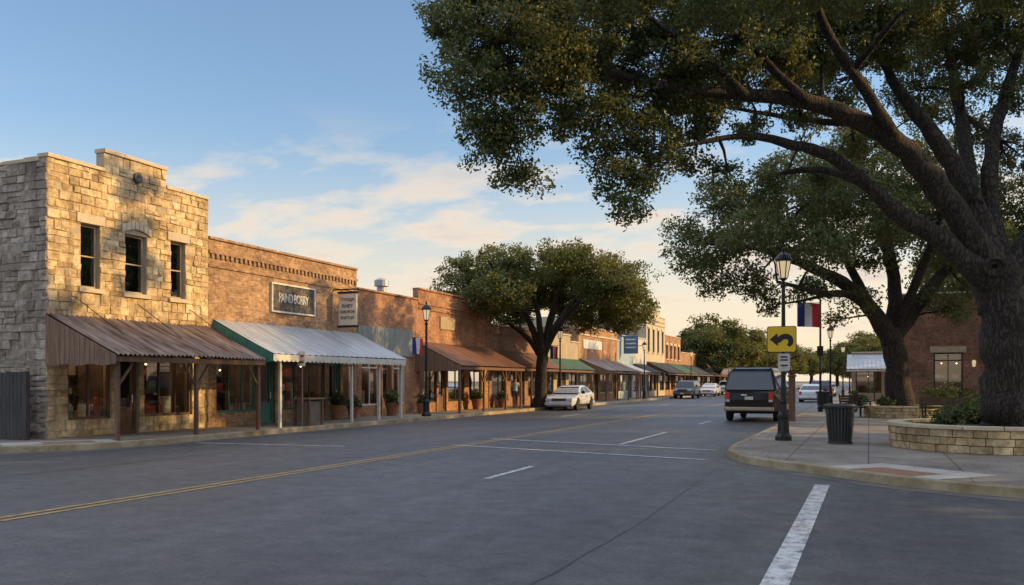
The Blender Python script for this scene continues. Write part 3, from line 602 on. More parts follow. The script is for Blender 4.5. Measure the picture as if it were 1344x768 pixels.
def tree(name,label,loc,limbs,lobes,kf,mm,sig,ll,seed,lm,twig=4,flat=.78,group=None):
    root=thing(name,label,'tree',loc,group); r=random.Random(seed); m=MB(); pts=[]
    for i,lb in enumerate(limbs):
        P=[Vector(p) for p,_ in lb]; Q=[]; W=[]
        for a in range(len(P)-1):
            p0,p1,p2,p3=P[max(a-1,0)],P[a],P[a+1],P[min(a+2,len(P)-1)]
            for s in range(4):
                t=s/4; q=.5*((2*p1)+(p2-p0)*t+(2*p0-5*p1+4*p2-p3)*t*t+(3*p1-p0-3*p2+p3)*t**3)
                w=lb[a][1]*(1-t)+lb[a+1][1]*t; Q.append(q+Vector((r.uniform(-1,1),r.uniform(-1,1),r.uniform(-1,1)))*w*.13); W.append(w*r.uniform(.92,1.08))
        Q.append(P[-1]); W.append(lb[-1][1]); m.tube(Q,W,16 if W[0]>.3 else 9)
        if i>0 or len(limbs)==1: pts+=[(q,w) for q,w in zip(Q,W)]
    V,cl=leaves(lobes,kf,mm,sig,ll,seed,flat)
    for (c,rr),sc in zip(lobes,cl):
        c=Vector(c); q,w=min(pts,key=lambda z:(z[0]-c).length+max(0,z[0].z-c.z)*.6)
        d=c-q; n=Vector((r.uniform(-1,1),r.uniform(-1,1),r.uniform(-.3,1)))*d.length*.12; b0=min(w*.7,.03+.018*d.length)
        m.tube([q,q+d*.35+n,q+d*.7+n*.8,c],[b0,b0*.75,b0*.5,b0*.28],6)
        for k in range(min(twig,len(sc))):
            e=Vector(sc[r.randrange(len(sc))]); s=q+d*.75+n*.7; m.tube([s,(s+e)/2+n*.25,e],[b0*.4,b0*.25,.006],4)
    m.build('trunk',M['bark'],root,smooth=True)
    leafmesh('crown',V,lm,root)
    return root
def A(lst,d0,d1,k=1.0):
    n=len(lst); return [(at(px,py,d0+(d1-d0)*i/(n-1)),w*k) for i,(px,py,w) in enumerate(lst)]
limbs=[A([(1332,590,.88),(1330,565,.66),(1327,520,.58),(1321,440,.54),(1313,385,.54),(1304,340,.44)],20.5,20.5),
 A([(1308,365,.44),(1262,292,.3),(1222,235,.265),(1180,190,.235),(1130,160,.2),(1060,133,.16),(980,125,.13),(900,118,.1),(820,100,.075),(740,90,.045),(670,80,.022)],20.5,17.6),
 A([(1302,375,.32),(1238,318,.225),(1182,283,.19),(1140,245,.155),(1090,205,.13),(1040,190,.105),(985,178,.075),(930,185,.05),(880,195,.03)],20.4,18.6),
 A([(1307,355,.38),(1278,270,.26),(1250,215,.215),(1215,165,.18),(1180,120,.135),(1150,60,.1),(1120,-20,.06)],20.7,21.5),
 A([(1314,355,.32),(1300,260,.19),(1303,190,.165),(1318,130,.135),(1340,60,.105),(1365,-30,.06)],20.6,22.5),
 A([(1320,370,.36),(1375,285,.27),(1440,180,.19),(1500,60,.1)],20.6,21),
 A([(1180,190,.17),(1130,110,.115),(1090,50,.09),(1060,-30,.05)],19.6,16.5),
 A([(1060,133,.12),(1000,75,.08),(960,10,.06),(930,-50,.04)],18.8,18.2),
 A([(1140,245,.12),(1090,225,.09),(1040,225,.065),(1000,235,.035)],20,22.5),
 A([(980,125,.09),(920,70,.065),(850,20,.045),(800,-40,.03)],18.5,17.6),
 A([(1222,235,.15),(1160,170,.105),(1080,160,.08),(1010,150,.06),(950,140,.035)],20.6,23),
 A([(1278,270,.2),(1260,150,.15),(1240,40,.1),(1210,-50,.05)],20.7,26.5)]
lob=[(640,30,17.6,1.15),(612,95,17.4,.78),(605,10,17.8,.75),(690,75,17.8,1.2),(668,150,17.8,.92),(655,205,17.7,.62),(688,238,17.6,.38),(640,170,17.6,.58),(735,125,18.2,1.1),(765,45,18.5,1.3),(800,165,18.4,.88),(805,225,18.4,.62),(820,272,18.2,.44),(845,235,18.5,.52),(862,190,18.7,.68),(872,95,18.8,1.1),(850,20,19,1.3),(905,150,19,.72),(940,55,18.8,1.2),(915,215,19.3,.4),(955,235,19.3,.45),(1010,75,19.3,1.0),(1025,5,19.5,1.3),(1080,50,20,1.0),(1120,0,20,1.3),(1165,50,20.5,.9),(1190,-10,20,1.2),(1255,10,21,1.1),(1305,45,21.5,.85),(1345,5,21,1.1),(1335,130,21.8,.55),(1255,105,22,.5),(1050,150,21.5,.5),(1005,250,21.8,.55),(1075,235,22.2,.45),(985,165,22.5,.5),
 (730,-50,18,1.4),(640,-40,18,1.0),(850,-70,19,1.4),(980,-70,19.5,1.3),(1100,-75,19.5,1.2),(1230,-75,20,1.1),(1350,-70,20.5,1.1),(1450,0,21,1.2),(1500,110,21,1.1),
 (800,-30,15.8,1.1),(950,-40,15.2,1.2),(1100,-55,15,1.2),(1250,-70,15.5,1.3),(1380,-50,16,1.3),
 (900,110,22.5,1.0),(1050,65,24,1.2),(1180,60,24.5,1.1),(1310,90,25,1.0),(1000,25,23,1.2),(880,10,22.5,1.2),(780,90,21.5,1.1),(1100,110,24,.9),
 (1200,120,24,.8),(1290,170,25,.65),(1120,190,24,.55),(1335,200,25,.65),(1040,110,23,.75),(950,120,21,.7),(1240,60,22.5,.9),(830,130,19.5,.8),(720,20,18.5,1.0),
 (1100,-70,27,.55),(1180,-95,27.5,.6),(1255,-60,27,.55),(1330,-95,27.5,.6),(1040,-85,26.5,.45),(1400,-60,28,.6),(1150,-25,26.5,.45),(1290,-15,27,.45)]  # lobes above the view, added to dapple the stone facade with shadow
planterA=at(1312,500,20.6)
big=tree('oak_tree','huge dark live oak leaning over the street from the round limestone planter on the right',(at(1330,500,20.5).x,at(1330,500,20.5).y,.45),limbs,[(at(a,b,c),r_) for a,b,c,r_ in lob],54,96,.145,.086,5,M['leaf'],6)
k0=at(1306,350,19.95); m=MB()
fw=Vector((-S,CO,0)); rt=Vector((CO,S,0))
for rr_,off in ((.22,.0),(.12,-.04)):
    m.tube([k0+rt*(rr_*math.cos(a))+Vector((0,0,1))*(rr_*.85*math.sin(a))-fw*(off) for a in [2*math.pi*i/16 for i in range(17)]],.055,6)
m.build('branch_scar',M['bark'],big,smooth=True)
limbs2=[A([(1186,560,.7),(1184,535,.56),(1176,480,.48),(1168,430,.45)],38,38),
 A([(1172,450,.43),(1140,400,.33),(1105,370,.27),(1050,345,.19),(990,325,.12),(930,320,.05)],38,36),
 A([(1170,440,.36),(1175,380,.28),(1160,310,.22),(1140,240,.13),(1120,190,.06)],38,39),
 A([(1174,445,.34),(1215,385,.26),(1255,340,.18),(1300,290,.09)],38,39.5),
 A([(1140,400,.23),(1110,340,.17),(1070,280,.12),(1030,240,.06)],38,40),
 A([(1172,440,.25),(1120,390,.17),(1080,385,.13),(1020,370,.06)],38,34),
 A([(1175,430,.25),(1220,330,.17),(1240,260,.11)],38,35)]
lob2=[(915,335,37,1.35),(945,375,36.8,.8),(900,300,37,.8),(990,370,37,1.0),(985,295,38,1.7),(1060,310,38,1.7),(1060,385,36,.9),(1110,250,38,1.9),(1040,230,38,1.6),(1150,320,38,1.5),(1200,260,39,1.8),(1250,330,39,1.6),(1285,385,39,1.0),(1230,395,38,.8),(1130,395,36.5,.7),(950,255,38,1.2),(1130,200,39,1.6),(1280,250,39,1.7),(1345,320,39,1.5),(1230,210,39,1.5),
 (1000,300,34,1.4),(1080,330,33.5,1.2),(1180,290,34,1.4),(1270,310,34.5,1.4),(1090,240,34.5,1.5),(1200,230,35,1.4),(1000,290,42,1.6),(1090,300,43,1.7),(1190,290,43,1.7),(1280,300,43,1.7),(1100,220,42,1.5),(940,330,40,1.3),(1360,260,38,1.6),(1330,390,41,.9),(1010,400,38,.6),(1100,420,39,.5),(1250,410,37,.6),
 (1130,165,39,.9),(1200,155,36,.85),(1100,150,36,.75),(1245,145,35,.8),(1060,165,34,.65)]
b_=at(1184,500,38)
tree('oak_tree','second spreading oak standing behind the street corner, lit from above',(b_.x,b_.y,.4),limbs2,[(at(a,b,c),r_) for a,b,c,r_ in lob2],26,70,.23,.135,8,M['leaf'],4)
def oak(label,loc,R,zlo,zhi,tr,fork,n,seed,lm,kf,mm,sig,ll,nl=7,group=None,tmin=-.32):
    r=random.Random(seed); x,y,z=loc; H=(zhi-zlo); cz=zlo+H*.38
    limbs=[[((x,y,z-.1),tr*1.5),((x,y,z+.35),tr*1.05),((x+.1,y,z+fork*.6),tr*.9),((x+.15,y,z+fork),tr*.85)]]
    for i in range(nl):
        a=2*math.pi*(i+r.uniform(-.3,.3))/nl; rr=R*r.uniform(.55,.8); hz=z+r.uniform(.35,.8)*H+zlo
        e=Vector((x+rr*math.cos(a),y+rr*math.sin(a),hz)); s=Vector((x+.15,y,z+fork-.25)); d=e-s
        limbs.append([(s,tr*.6),(s+Vector((d.x*.25,d.y*.25,d.z*.4)),tr*.42),(s+Vector((d.x*.6,d.y*.6,d.z*.72)),tr*.26),(e,tr*.08)])
    lobes=[]
    for i in range(n):
        a=r.uniform(0,2*math.pi); t=r.uniform(tmin,1)
        q=math.sqrt(max(0,1-t*t)); k=r.uniform(.6,.88)
        lobes.append(((x+R*q*k*math.cos(a),y+R*q*k*math.sin(a),z+cz+(H*.62*k*t if t>0 else H*.38*k*t*2)),R*r.uniform(.18,.3)))
    return tree('oak_tree',label,loc,limbs,lobes,kf,mm,sig,ll,seed,lm,3,.65,group)
oak('round crowned street oak on the left pavement behind the silver car',(-18.0,49.2,.15),6.5,4.1,9.7,.38,3.2,48,21,M['leaf2'],18,58,.22,.155,9,None,-.25)
proto=oak('tall oak added for shade to the right of the plaza',(24,14,.15),7.5,4.5,13.4,.55,3.5,48,33,M['leaf'],4,42,.5,.34)
for i,(x,y,s_,sz,lb) in enumerate(((13.5,31.5,.9,1.18,'tall oak added for shade behind the planter oak'),(14,43.5,.88,1.28,'oak added for shade in front of the dark brick plaza building'),(28,2,.9,1.2,'tall oak added for shade across the side street'),(24,27,1.0,1.2,'tall oak added for shade far right of the plaza'),(8.5,81,.9,1.15,'tall oak added for shade behind the dark brick building'),(22,-8,.9,1.2,'tall oak added for shade behind the camera on the right'),(13,97,.95,1.2,'tall oak added for shade two plots behind the dark brick building'))):
    dup(proto,(x,y,.15),1.3*i+.7,(s_,s_,sz),lb)  # oaks added on the right, scaled to shade the road and lower facades
far=oak('far oak on the left pavement past the cream building',(-18.6,119,.15),6.3,2.6,10.2,.4,2.6,40,41,M['leaf2'],7,44,.36,.34)
ft=[(-19,152,.95,'second far oak on the left pavement'),(-18,186,1.0,'third far oak on the left pavement'),(-18,235,1.05,'fourth far oak on the left pavement'),(-.6,102,.6,'small oak on the right pavement past the kiosk'),(2.5,122,.8,'oak behind the small right oak'),(-.5,150,.9,'far oak on the right pavement'),(0,200,1,'farther oak on the right pavement'),(-1,260,1.1,'most distant oak on the right pavement')]
for i,(x,y,s_,lb) in enumerate(ft): dup(far,(x,y,.15),i*1.1,s_,lb)
for i in range(9): dup(far,(-46+9*i,320+rnd.uniform(-12,12),0),i*2.1,(1.5,1.5,1.3),'oak in the line of trees closing the far end of the street','trees closing the street end')
# planters
def planter(label,c,R_,h,seed):
    root=thing('stone_planter',label,'planter',(c[0],c[1],.15)); r=random.Random(seed); m=MB()
    for row in range(3):
        z0=.15+h*row/3; z1=.15+h*(row+1)/3; a=r.uniform(0,.3)
        end=a+2*math.pi
        while a<end-.02:
            w=r.uniform(.25,.6)/R_; w=end-a if end-a-w<.12/R_*2 else w; o=r.uniform(0,.04); g=.008
            def F(t,rad,z): return (c[0]+rad*math.cos(t),c[1]+rad*math.sin(t),z)
            q0,q1,qm=a+g/R_,a+w-g/R_,a+w/2
            ro=R_+o; ri=R_-.25
            m.add([F(q0,ri,z0+g),F(q1,ri,z0+g),F(q1,ro-.015,z0+g),F(qm,ro,z0+g),F(q0,ro-.015,z0+g),F(q0,ri,z1-g),F(q1,ri,z1-g),F(q1,ro-.015,z1-g),F(qm,ro,z1-g),F(q0,ro-.015,z1-g)],
              [(4,3,8,9),(3,2,7,8),(2,1,6,7),(0,4,9,5),(5,9,8,7,6),(1,0,5,6),(0,1,2,3,4)]); a+=w
    m.build('wall',M['stone'],root)
    m=MB(); n=int(2*math.pi*R_/.75)
    for i in range(n):
        t0,t1=2*math.pi*(i+.01)/n,2*math.pi*(i+.99)/n; zz=.15+h+.002
        ps=[(R_-.3,t0),(R_+.07,t0),(R_+.07,(t0+t1)/2),(R_+.07,t1),(R_-.3,t1),(R_-.3,(t0+t1)/2)]
        m.prism([(c[0]+a*math.cos(b),c[1]+a*math.sin(b),zz) for a,b in ps],(0,0,.08))
    m.build('coping',M['stonetrim'],root,bevel=.012)
    m=MB(); m.lathe([(R_-.2,.15+h-.08),(R_*.5,.15+h-.02),(0,.15+h+.02)],(c[0],c[1],0),24); m.build('soil',M['soil'],root); return root
planter('round limestone planter holding the huge oak',(planterA.x,planterA.y),2.35,.5,4)
planter('round limestone planter holding the second oak',(b_.x,b_.y),1.5,.42,6)
# shrubs
def shrub(label,x,y,z,R_,h,seed,group=None,ll=.08):
    root=thing('shrub',label,'shrub',(x,y,z),group); r=random.Random(seed); lobes=[]
    for i in range(11): a=r.uniform(0,6.28); q=R_*.6*math.sqrt(r.random()); lobes.append(((x+q*math.cos(a),y+q*math.sin(a),z+h*r.uniform(.25,.75)),R_*r.uniform(.32,.5)))
    V,cl=leaves(lobes,int(24/(R_*R_))+24,30,.08,ll,seed); leafmesh('foliage',V,M['shrub'],root); m=MB()
    for c,_ in lobes: m.tube([(x,y,z-.02),((x+c[0])/2,(y+c[1])/2,z+.2),c],[.02,.014,.006],5)
    m.build('stem',M['bark'],root)
for a in (('round clipped shrub behind the oak planter',3.0,28.6,.15,.85,1.35,1),('second round shrub behind the oak planter',4.2,29.4,.15,.85,1.3,11),('third shrub behind the oak planter, nearest the corner lamp',1.9,27.6,.15,.6,.95,13),('tall loose shrub beside the second oak',3.0,45,.15,.95,1.8,2),('wide low shrub against the dark brick wall',5.6,48,.15,1.1,1.3,3),('small shrub at the foot of the second oak',.6,40.6,.55,.4,.5,4),('leafy shrub under the window of the dark brick building',4.4,50.2,.15,.9,1.4,5),('shrub left of the second oak planter',-.6,47.5,.15,.6,1.2,6),('dark shrub right of the plaza bench',4.6,40.5,.15,.9,1.5,7),('rounded shrub between the bench and the second oak',3.7,43.3,.15,.8,1.2,8),('low shrub inside the planter left of the huge trunk',1.75,23.0,.6,.36,.44,9),('low shrub inside the planter right of the huge trunk',4.0,22.2,.6,.35,.4,10),('low shrub at the back of the oak planter',2.4,24.7,.6,.4,.5,12)): shrub(*a)
# ---------------------------------------------------------------- street furniture
def lamp(label,x,y):
    o=thing('street_lamp',label,'street lamp',(x,y,.15),'black street lamps along both pavements'); z=.15
    def q(name,prof,mat,n=14,a0=0): m=MB(); m.lathe([(r_,h+z) for r_,h in prof],(x,y,0),n,'z',a0); return m.build(name,mat,o)
    q('base',[(.21,0),(.21,.1),(.17,.16),(.15,.2),(.135,.55),(.15,.6),(.15,.66),(.1,.74),(.085,.95),(.095,1.0),(.07,1.06)],M['black'])
    q('pole',[(.065,1.06),(.045,4.0),(.075,4.02),(.075,4.07),(.04,4.1),(.04,4.16),(.1,4.2),(.1,4.23)],M['black'])
    q('lantern',[(.1,4.231),(.185,4.68)],M['lantern'],6)
    m=MB()
    for k in range(6):
        a=math.pi/3*k; m.tube([(x+.103*math.cos(a),y+.103*math.sin(a),z+4.23),(x+.19*math.cos(a),y+.19*math.sin(a),z+4.69)],.014,4)
    m.lathe([(.2,z+4.66),(.2,z+4.7),(.235,z+4.71),(.16,z+4.82),(.06,z+4.9),(.03,z+4.92),(.045,z+4.96),(.02,z+5.02),(0,z+5.06)],(x,y,0),12); m.build('lantern_cap',M['black'],o)
    return o
l0=lamp('black street lamp on the right corner carrying the yellow arrow sign',-2.06,24.1); lamps=[]
for x,y,lb in ((-18.0,34.7,'black street lamp on the left pavement in front of the red brick shop'),(-18,52.9,'black street lamp on the left pavement just past the street oak'),(-18,75.5,'black street lamp by the pale blue shop'),(-18,97.3,'black street lamp beyond the cream building'),(-18,125,'farthest black street lamp on the left'),(-2.2,58.5,'black street lamp on the right pavement beyond the bin'),(-2.2,88,'black street lamp on the right pavement near the kiosk'),(-2.2,120,'farthest black street lamp on the right')):
    lamps.append(dup(l0,(x,y,.15),0,1,lb))
# yellow sign
ys=thing('road_sign','square yellow sign with a curving black arrow on the corner lamp post','road sign',(-2.06,23.98,2.78))
SC=(-2.09,2.78)
def sq(w,h,y,mt,nm,c=SC,par=ys,th=.012):
    m=MB(); r_=.06; pts=[]
    for sx,sz,a0 in ((1,-1,-90),(1,1,0),(-1,1,90),(-1,-1,180)):
        for k in range(4): a=math.radians(a0+30*k); pts.append((c[0]+sx*(w/2-r_)+r_*math.cos(a),y,c[1]+sz*(h/2-r_)+r_*math.sin(a)))
    m.prism(pts,(0,-th,0)); return m.build(nm,mt,par)
sq(.74,.68,23.96,M['signk'],'border'); sq(.705,.645,23.945,M['signy'],'face')
y=23.93
def curve(nm,pth,ws):
    m=MB(); up=[]; dn=[]; P=[]
    for i in range(len(pth)-1):
        p0,p1,p2,p3=[Vector(pth[max(0,min(len(pth)-1,i+j))]) for j in (-1,0,1,2)]
        for s in range(5):
            t=s/5; P.append((.5*((2*p1)+(p2-p0)*t+(2*p0-5*p1+4*p2-p3)*t*t+(3*p1-p0-3*p2+p3)*t**3),ws[i]*(1-t)+ws[i+1]*t))
    P.append((Vector(pth[-1]),ws[-1]))
    for k,(p,w) in enumerate(P):
        t=(P[min(k+1,len(P)-1)][0]-P[max(k-1,0)][0]).normalized()
        up.append((SC[0]+p.x-t.y*w,y,SC[1]+p.y+t.x*w)); dn.append((SC[0]+p.x+t.y*w,y,SC[1]+p.y-t.x*w))
    for k in range(len(P)-1): m.prism([up[k],up[k+1],dn[k+1],dn[k]],(0,-.004,0))
    return m,nm
m,nm=curve('arrow',[(.16,-.17),(.23,-.09),(.2,.03),(.1,.07),(.0,.04),(-.07,-.02),(-.12,-.03)],[.045,.06,.068,.07,.07,.07,.065])
m.prism([(SC[0]-.3,y-.001,SC[1]+.0),(SC[0]-.09,y-.001,SC[1]-.18),(SC[0]-.1,y-.001,SC[1]+.16)],(0,-.004,0)); m.build(nm,M['signk'],ys)
m=MB(); m.box(-2.09,-2.03,23.962,24.06,2.55,2.6); m.build('bracket',M['black'],ys); m=MB(); m.box(-2.09,-2.03,23.962,24.06,2.95,3.0); m.build('bracket',M['black'],ys)
ps=thing('parking_sign','small white plate below the yellow arrow sign','sign',(-2.06,23.98,2.2))
sq(.3,.46,23.96,M['signw'],'plate',(-2.03,2.18),ps)
for z in (2.32,2.24,2.1): m=MB(); m.box(-2.12,-1.94,23.942,23.9475,z-.02,z+.02); m.build('text_line',M['signk'],ps)
m=MB(); m.box(-2.08,-2.03,23.962,24.06,2.15,2.2); m.build('bracket',M['black'],ps)
# flag post
fp=thing('flag_post','dark slim post with a hanging flag bracket beyond the corner lamp','post',(-2.25,47.2,.15))
m=MB(); m.lathe([(.12,.15),(.12,.4),(.06,.5),(.045,5.75),(.07,5.77),(.0,5.87)],(-2.25,47.2,0),12); m.build('pole',M['black'],fp)
m=MB(); m.tube([(-2.25,47.2,5.62),(-3.4,47.0,5.66)],.02,6); m.build('bracket',M['black'],fp)
m=MB(); m.box(-2.4,-2.1,46.98,47.15,2.95,3.45); m.build('control_box',M['black'],fp,bevel=.02)
def flag(label,o,du,w,h,drop=.06):
    root=thing('flag',label,'flag',o); o=Vector(o); du=Vector(du).normalized(); nn=Vector((du.y,-du.x,0))
    def reg(name,u0,u1,v0,v1,mat):
        m=MB(); n=10; g=[[o+du*(w*(u0+(u1-u0)*i/n))+nn*(.05*math.sin(6*(u0+(u1-u0)*i/n)+3*(v0+(v1-v0)*j/n)))-Vector((0,0,h*(v0+(v1-v0)*j/n)+drop*(u0+(u1-u0)*i/n)**2)) for i in range(n+1)] for j in range(n+1)]
        for j in range(n):
            for i in range(n): m.poly([g[j][i],g[j][i+1],g[j+1][i+1],g[j+1][i]])
        return m.build(name,mat,root,smooth=True)
    reg('blue_band',0,.34,0,1,M['navy']); reg('white_band',.34,.67,0,1,M['fwhite']); reg('red_band',.67,1,0,1,M['fred']); return root
flag('large blue, white and red flag hanging from the dark post on the right',(-3.35,47.0,5.64),(1,.15,0),1.08,1.2)
for lo_,y_,z_,h_,lb in ((lamps[0],34.6,3.6,.7,'small blue, white and red flag on the left lamp by the red brick shop'),(lamps[1],52.8,3.9,.8,'small blue, white and red flag on the lamp past the street oak')):
    flag(lb,(-18.62,y_,z_),(1,0,0),.5,h_); m=MB(); m.tube([(-18,y_+.1,z_+.02),(-18.65,y_,z_+.02)],.015,6); m.build('flag_arm',M['black'],lo_)
# bins
def bin_(label,x,y):
    o=thing('litter_bin',label,'bin',(x,y,.15),'dark slatted litter bins on the right pavement'); m=MB(); z=.15
    for k in range(26):
        a=2*math.pi*k/26; ca,sa=math.cos(a),math.sin(a); t=Vector((-sa,ca,0))*.024
        P=[Vector((x+ca*r_,y+sa*r_,z+h)) for r_,h in ((.27,.06),(.3,.3),(.335,.7),(.36,.9))]
        for p,q in zip(P[:-1],P[1:]): m.poly([p-t,p+t,q+t,q-t])
    m.build('slats',M['dark'],o)
    for nm,pr in (('rim',[(.33,.88),(.385,.89),(.4,.93),(.385,.97),(.3,.98),(.27,.93)]),('foot_ring',[(.2,0),(.29,0),(.29,.06),(.2,.07)]),('liner',[(.22,.07),(.24,.08),(.29,.9),(.27,.9),(.2,.1)])):
        m=MB(); m.lathe([(r_,h+z) for r_,h in pr],(x,y,0),26); m.build(nm,M['dark'] if nm!='liner' else M['signk'],o)
    return o
b0=bin_('dark slatted litter bin beside the corner lamp post',-.65,23.4); dup(b0,(-2.35,52,.15),.3,1,'dark slatted litter bin far along the right kerb')
bp=thing('wooden_post','square brown wooden post at the kerb beside the dark van','post',(-2.72,35.5,.15))
m=MB(); m.box(-2.84,-2.6,35.38,35.62,.15,1.85); m.build('shaft',M['wood'],bp,bevel=.015); m=MB(); m.box(-2.88,-2.56,35.34,35.66,1.851,1.93); m.build('cap',M['wood'],bp,bevel=.02)
def bench(label,x,y,rz):
    o=thing('park_bench',label,'bench',(0,0,0),'wooden park benches on the plaza')
    m=MB()
    for k in range(5): m.box(-.8,.8,-.22+.1*k,-.14+.1*k,.42,.455)
    m.build('seat',M['benchwood'],o)
    m=MB()
    for k in range(4): m.box(-.8,.8,.27+.025*k,.3+.025*k,.52+.11*k,.61+.11*k)
    m.build('backrest',M['benchwood'],o)
    for sx in (-.7,.7):
        m=MB(); m.box(sx-.03,sx+.03,-.2,-.14,0,.418); m.box(sx-.03,sx+.03,.22,.28,0,.418); m.box(sx-.03,sx+.03,-.24,.3,.38,.417); m.hexa([(sx-.02,.3,.38),(sx+.02,.3,.38),(sx+.02,.35,.38),(sx-.02,.35,.38),(sx-.02,.4,.98),(sx+.02,.4,.98),(sx+.02,.44,.98),(sx-.02,.44,.98)]); m.box(sx-.03,sx+.03,-.24,.3,.64,.68); m.box(sx-.025,sx+.025,-.22,-.17,.456,.638); m.build('leg',M['black'],o)
    o.location=(x,y,.15); o.rotation_euler=(0,0,rz); return o
be=bench('dark wooden bench right of the second oak planter',2.6,36.2,math.radians(10)); dup(be,(-.45,40.5,.15),math.radians(60),1,'dark wooden bench left of the second oak planter')
# left pavement furniture
cb=thing('wooden_cabinet','brown grey wooden bin cabinet standing at the left kerb','cabinet',(-18.15,26.1,.15))
for sx in (-.36,.36):
    for sy in (-.3,.3): m=MB(); m.box(-18.15+sx*.8-.04,-18.15+sx*.8+.04,26.1+sy*1.3-.04,26.1+sy*1.3+.04,.15,1.05); m.build('leg',M['wood'],cb)
m=MB(); m.box(-18.41,-17.89,25.74,26.46,.25,1.0); m.build('panel',M['binwood'],cb); m=MB(); m.box(-18.52,-17.78,25.62,26.58,1.051,1.11); m.build('top',M['planks'],cb,bevel=.01)
sp=thing('parking_sign','small white parking plate on a thin post near the wooden cabinet','sign',(-17.85,25.3,.15)); m=MB(); m.tube([(-17.85,25.3,.15),(-17.85,25.3,2.7)],.022,8); m.build('post',M['binwood'],sp)
m=MB(); m.box(-18.0,-17.7,25.24,25.26,2.2,2.7); m.build('plate',M['signw'],sp)
for z in (2.5,2.3): m=MB(); m.box(-17.95,-17.75,25.233,25.238,z,z+.08); m.build('text_line',M['signred'],sp)
def pot(label,x,y,seed,s_=1):
    o=thing('flower_pot',label,'plant pot',(x,y,.15)); m=MB(); m.lathe([(.17*s_,.15),(.26*s_,.15+.42*s_),(.29*s_,.15+.43*s_),(.29*s_,.15+.5*s_),(.24*s_,.15+.5*s_),(.22*s_,.15+.44*s_),(0,.15+.44*s_)],(x,y,0),16); m.build('pot',M['terra'],o)
    V,_=leaves([((x,y,.15+.75*s_),.3*s_),((x+.1,y,.15+.6*s_),.25*s_),((x-.1,y+.1,.15+.6*s_),.25*s_)],300,14,.06,.09,seed); leafmesh('foliage',V,M['shrub'],o)
    m=MB(); m.tube([(x,y,.15+.44*s_),(x,y,.15+.75*s_)],.015,5); m.build('stem',M['bark'],o)
for i,(y,lb) in enumerate(((30.35,'terracotta pot of greenery by the brown brick shop door'),(31.55,'terracotta pot right of the brown brick shop door'),(34.75,'terracotta pot by the grey siding shop'),(37.6,'terracotta pot at the start of the rusted awning'),(44.0,'terracotta pot near the end of the red brick shop'),(47.6,'terracotta pot beneath the street oak'))): pot(lb,-19.75,y,50+i,1.15 if i%2==0 else .95)
lt,_=leaves([((-2.0,18.6,.17),.9),((-1.2,21,.17),1.5),((-2.6,26,.17),1.2),((1,18.5,.17),1.4)],9,4,.5,.07,77,.02)
lt[:,2]=.161+.01*np.random.default_rng(3).random(len(lt)); o=leafmesh('fallen_leaves',lt,M['litter'],None); o['kind']='stuff'; o['label']='scattered brown leaves on the right corner pavement'; o['category']='leaves'
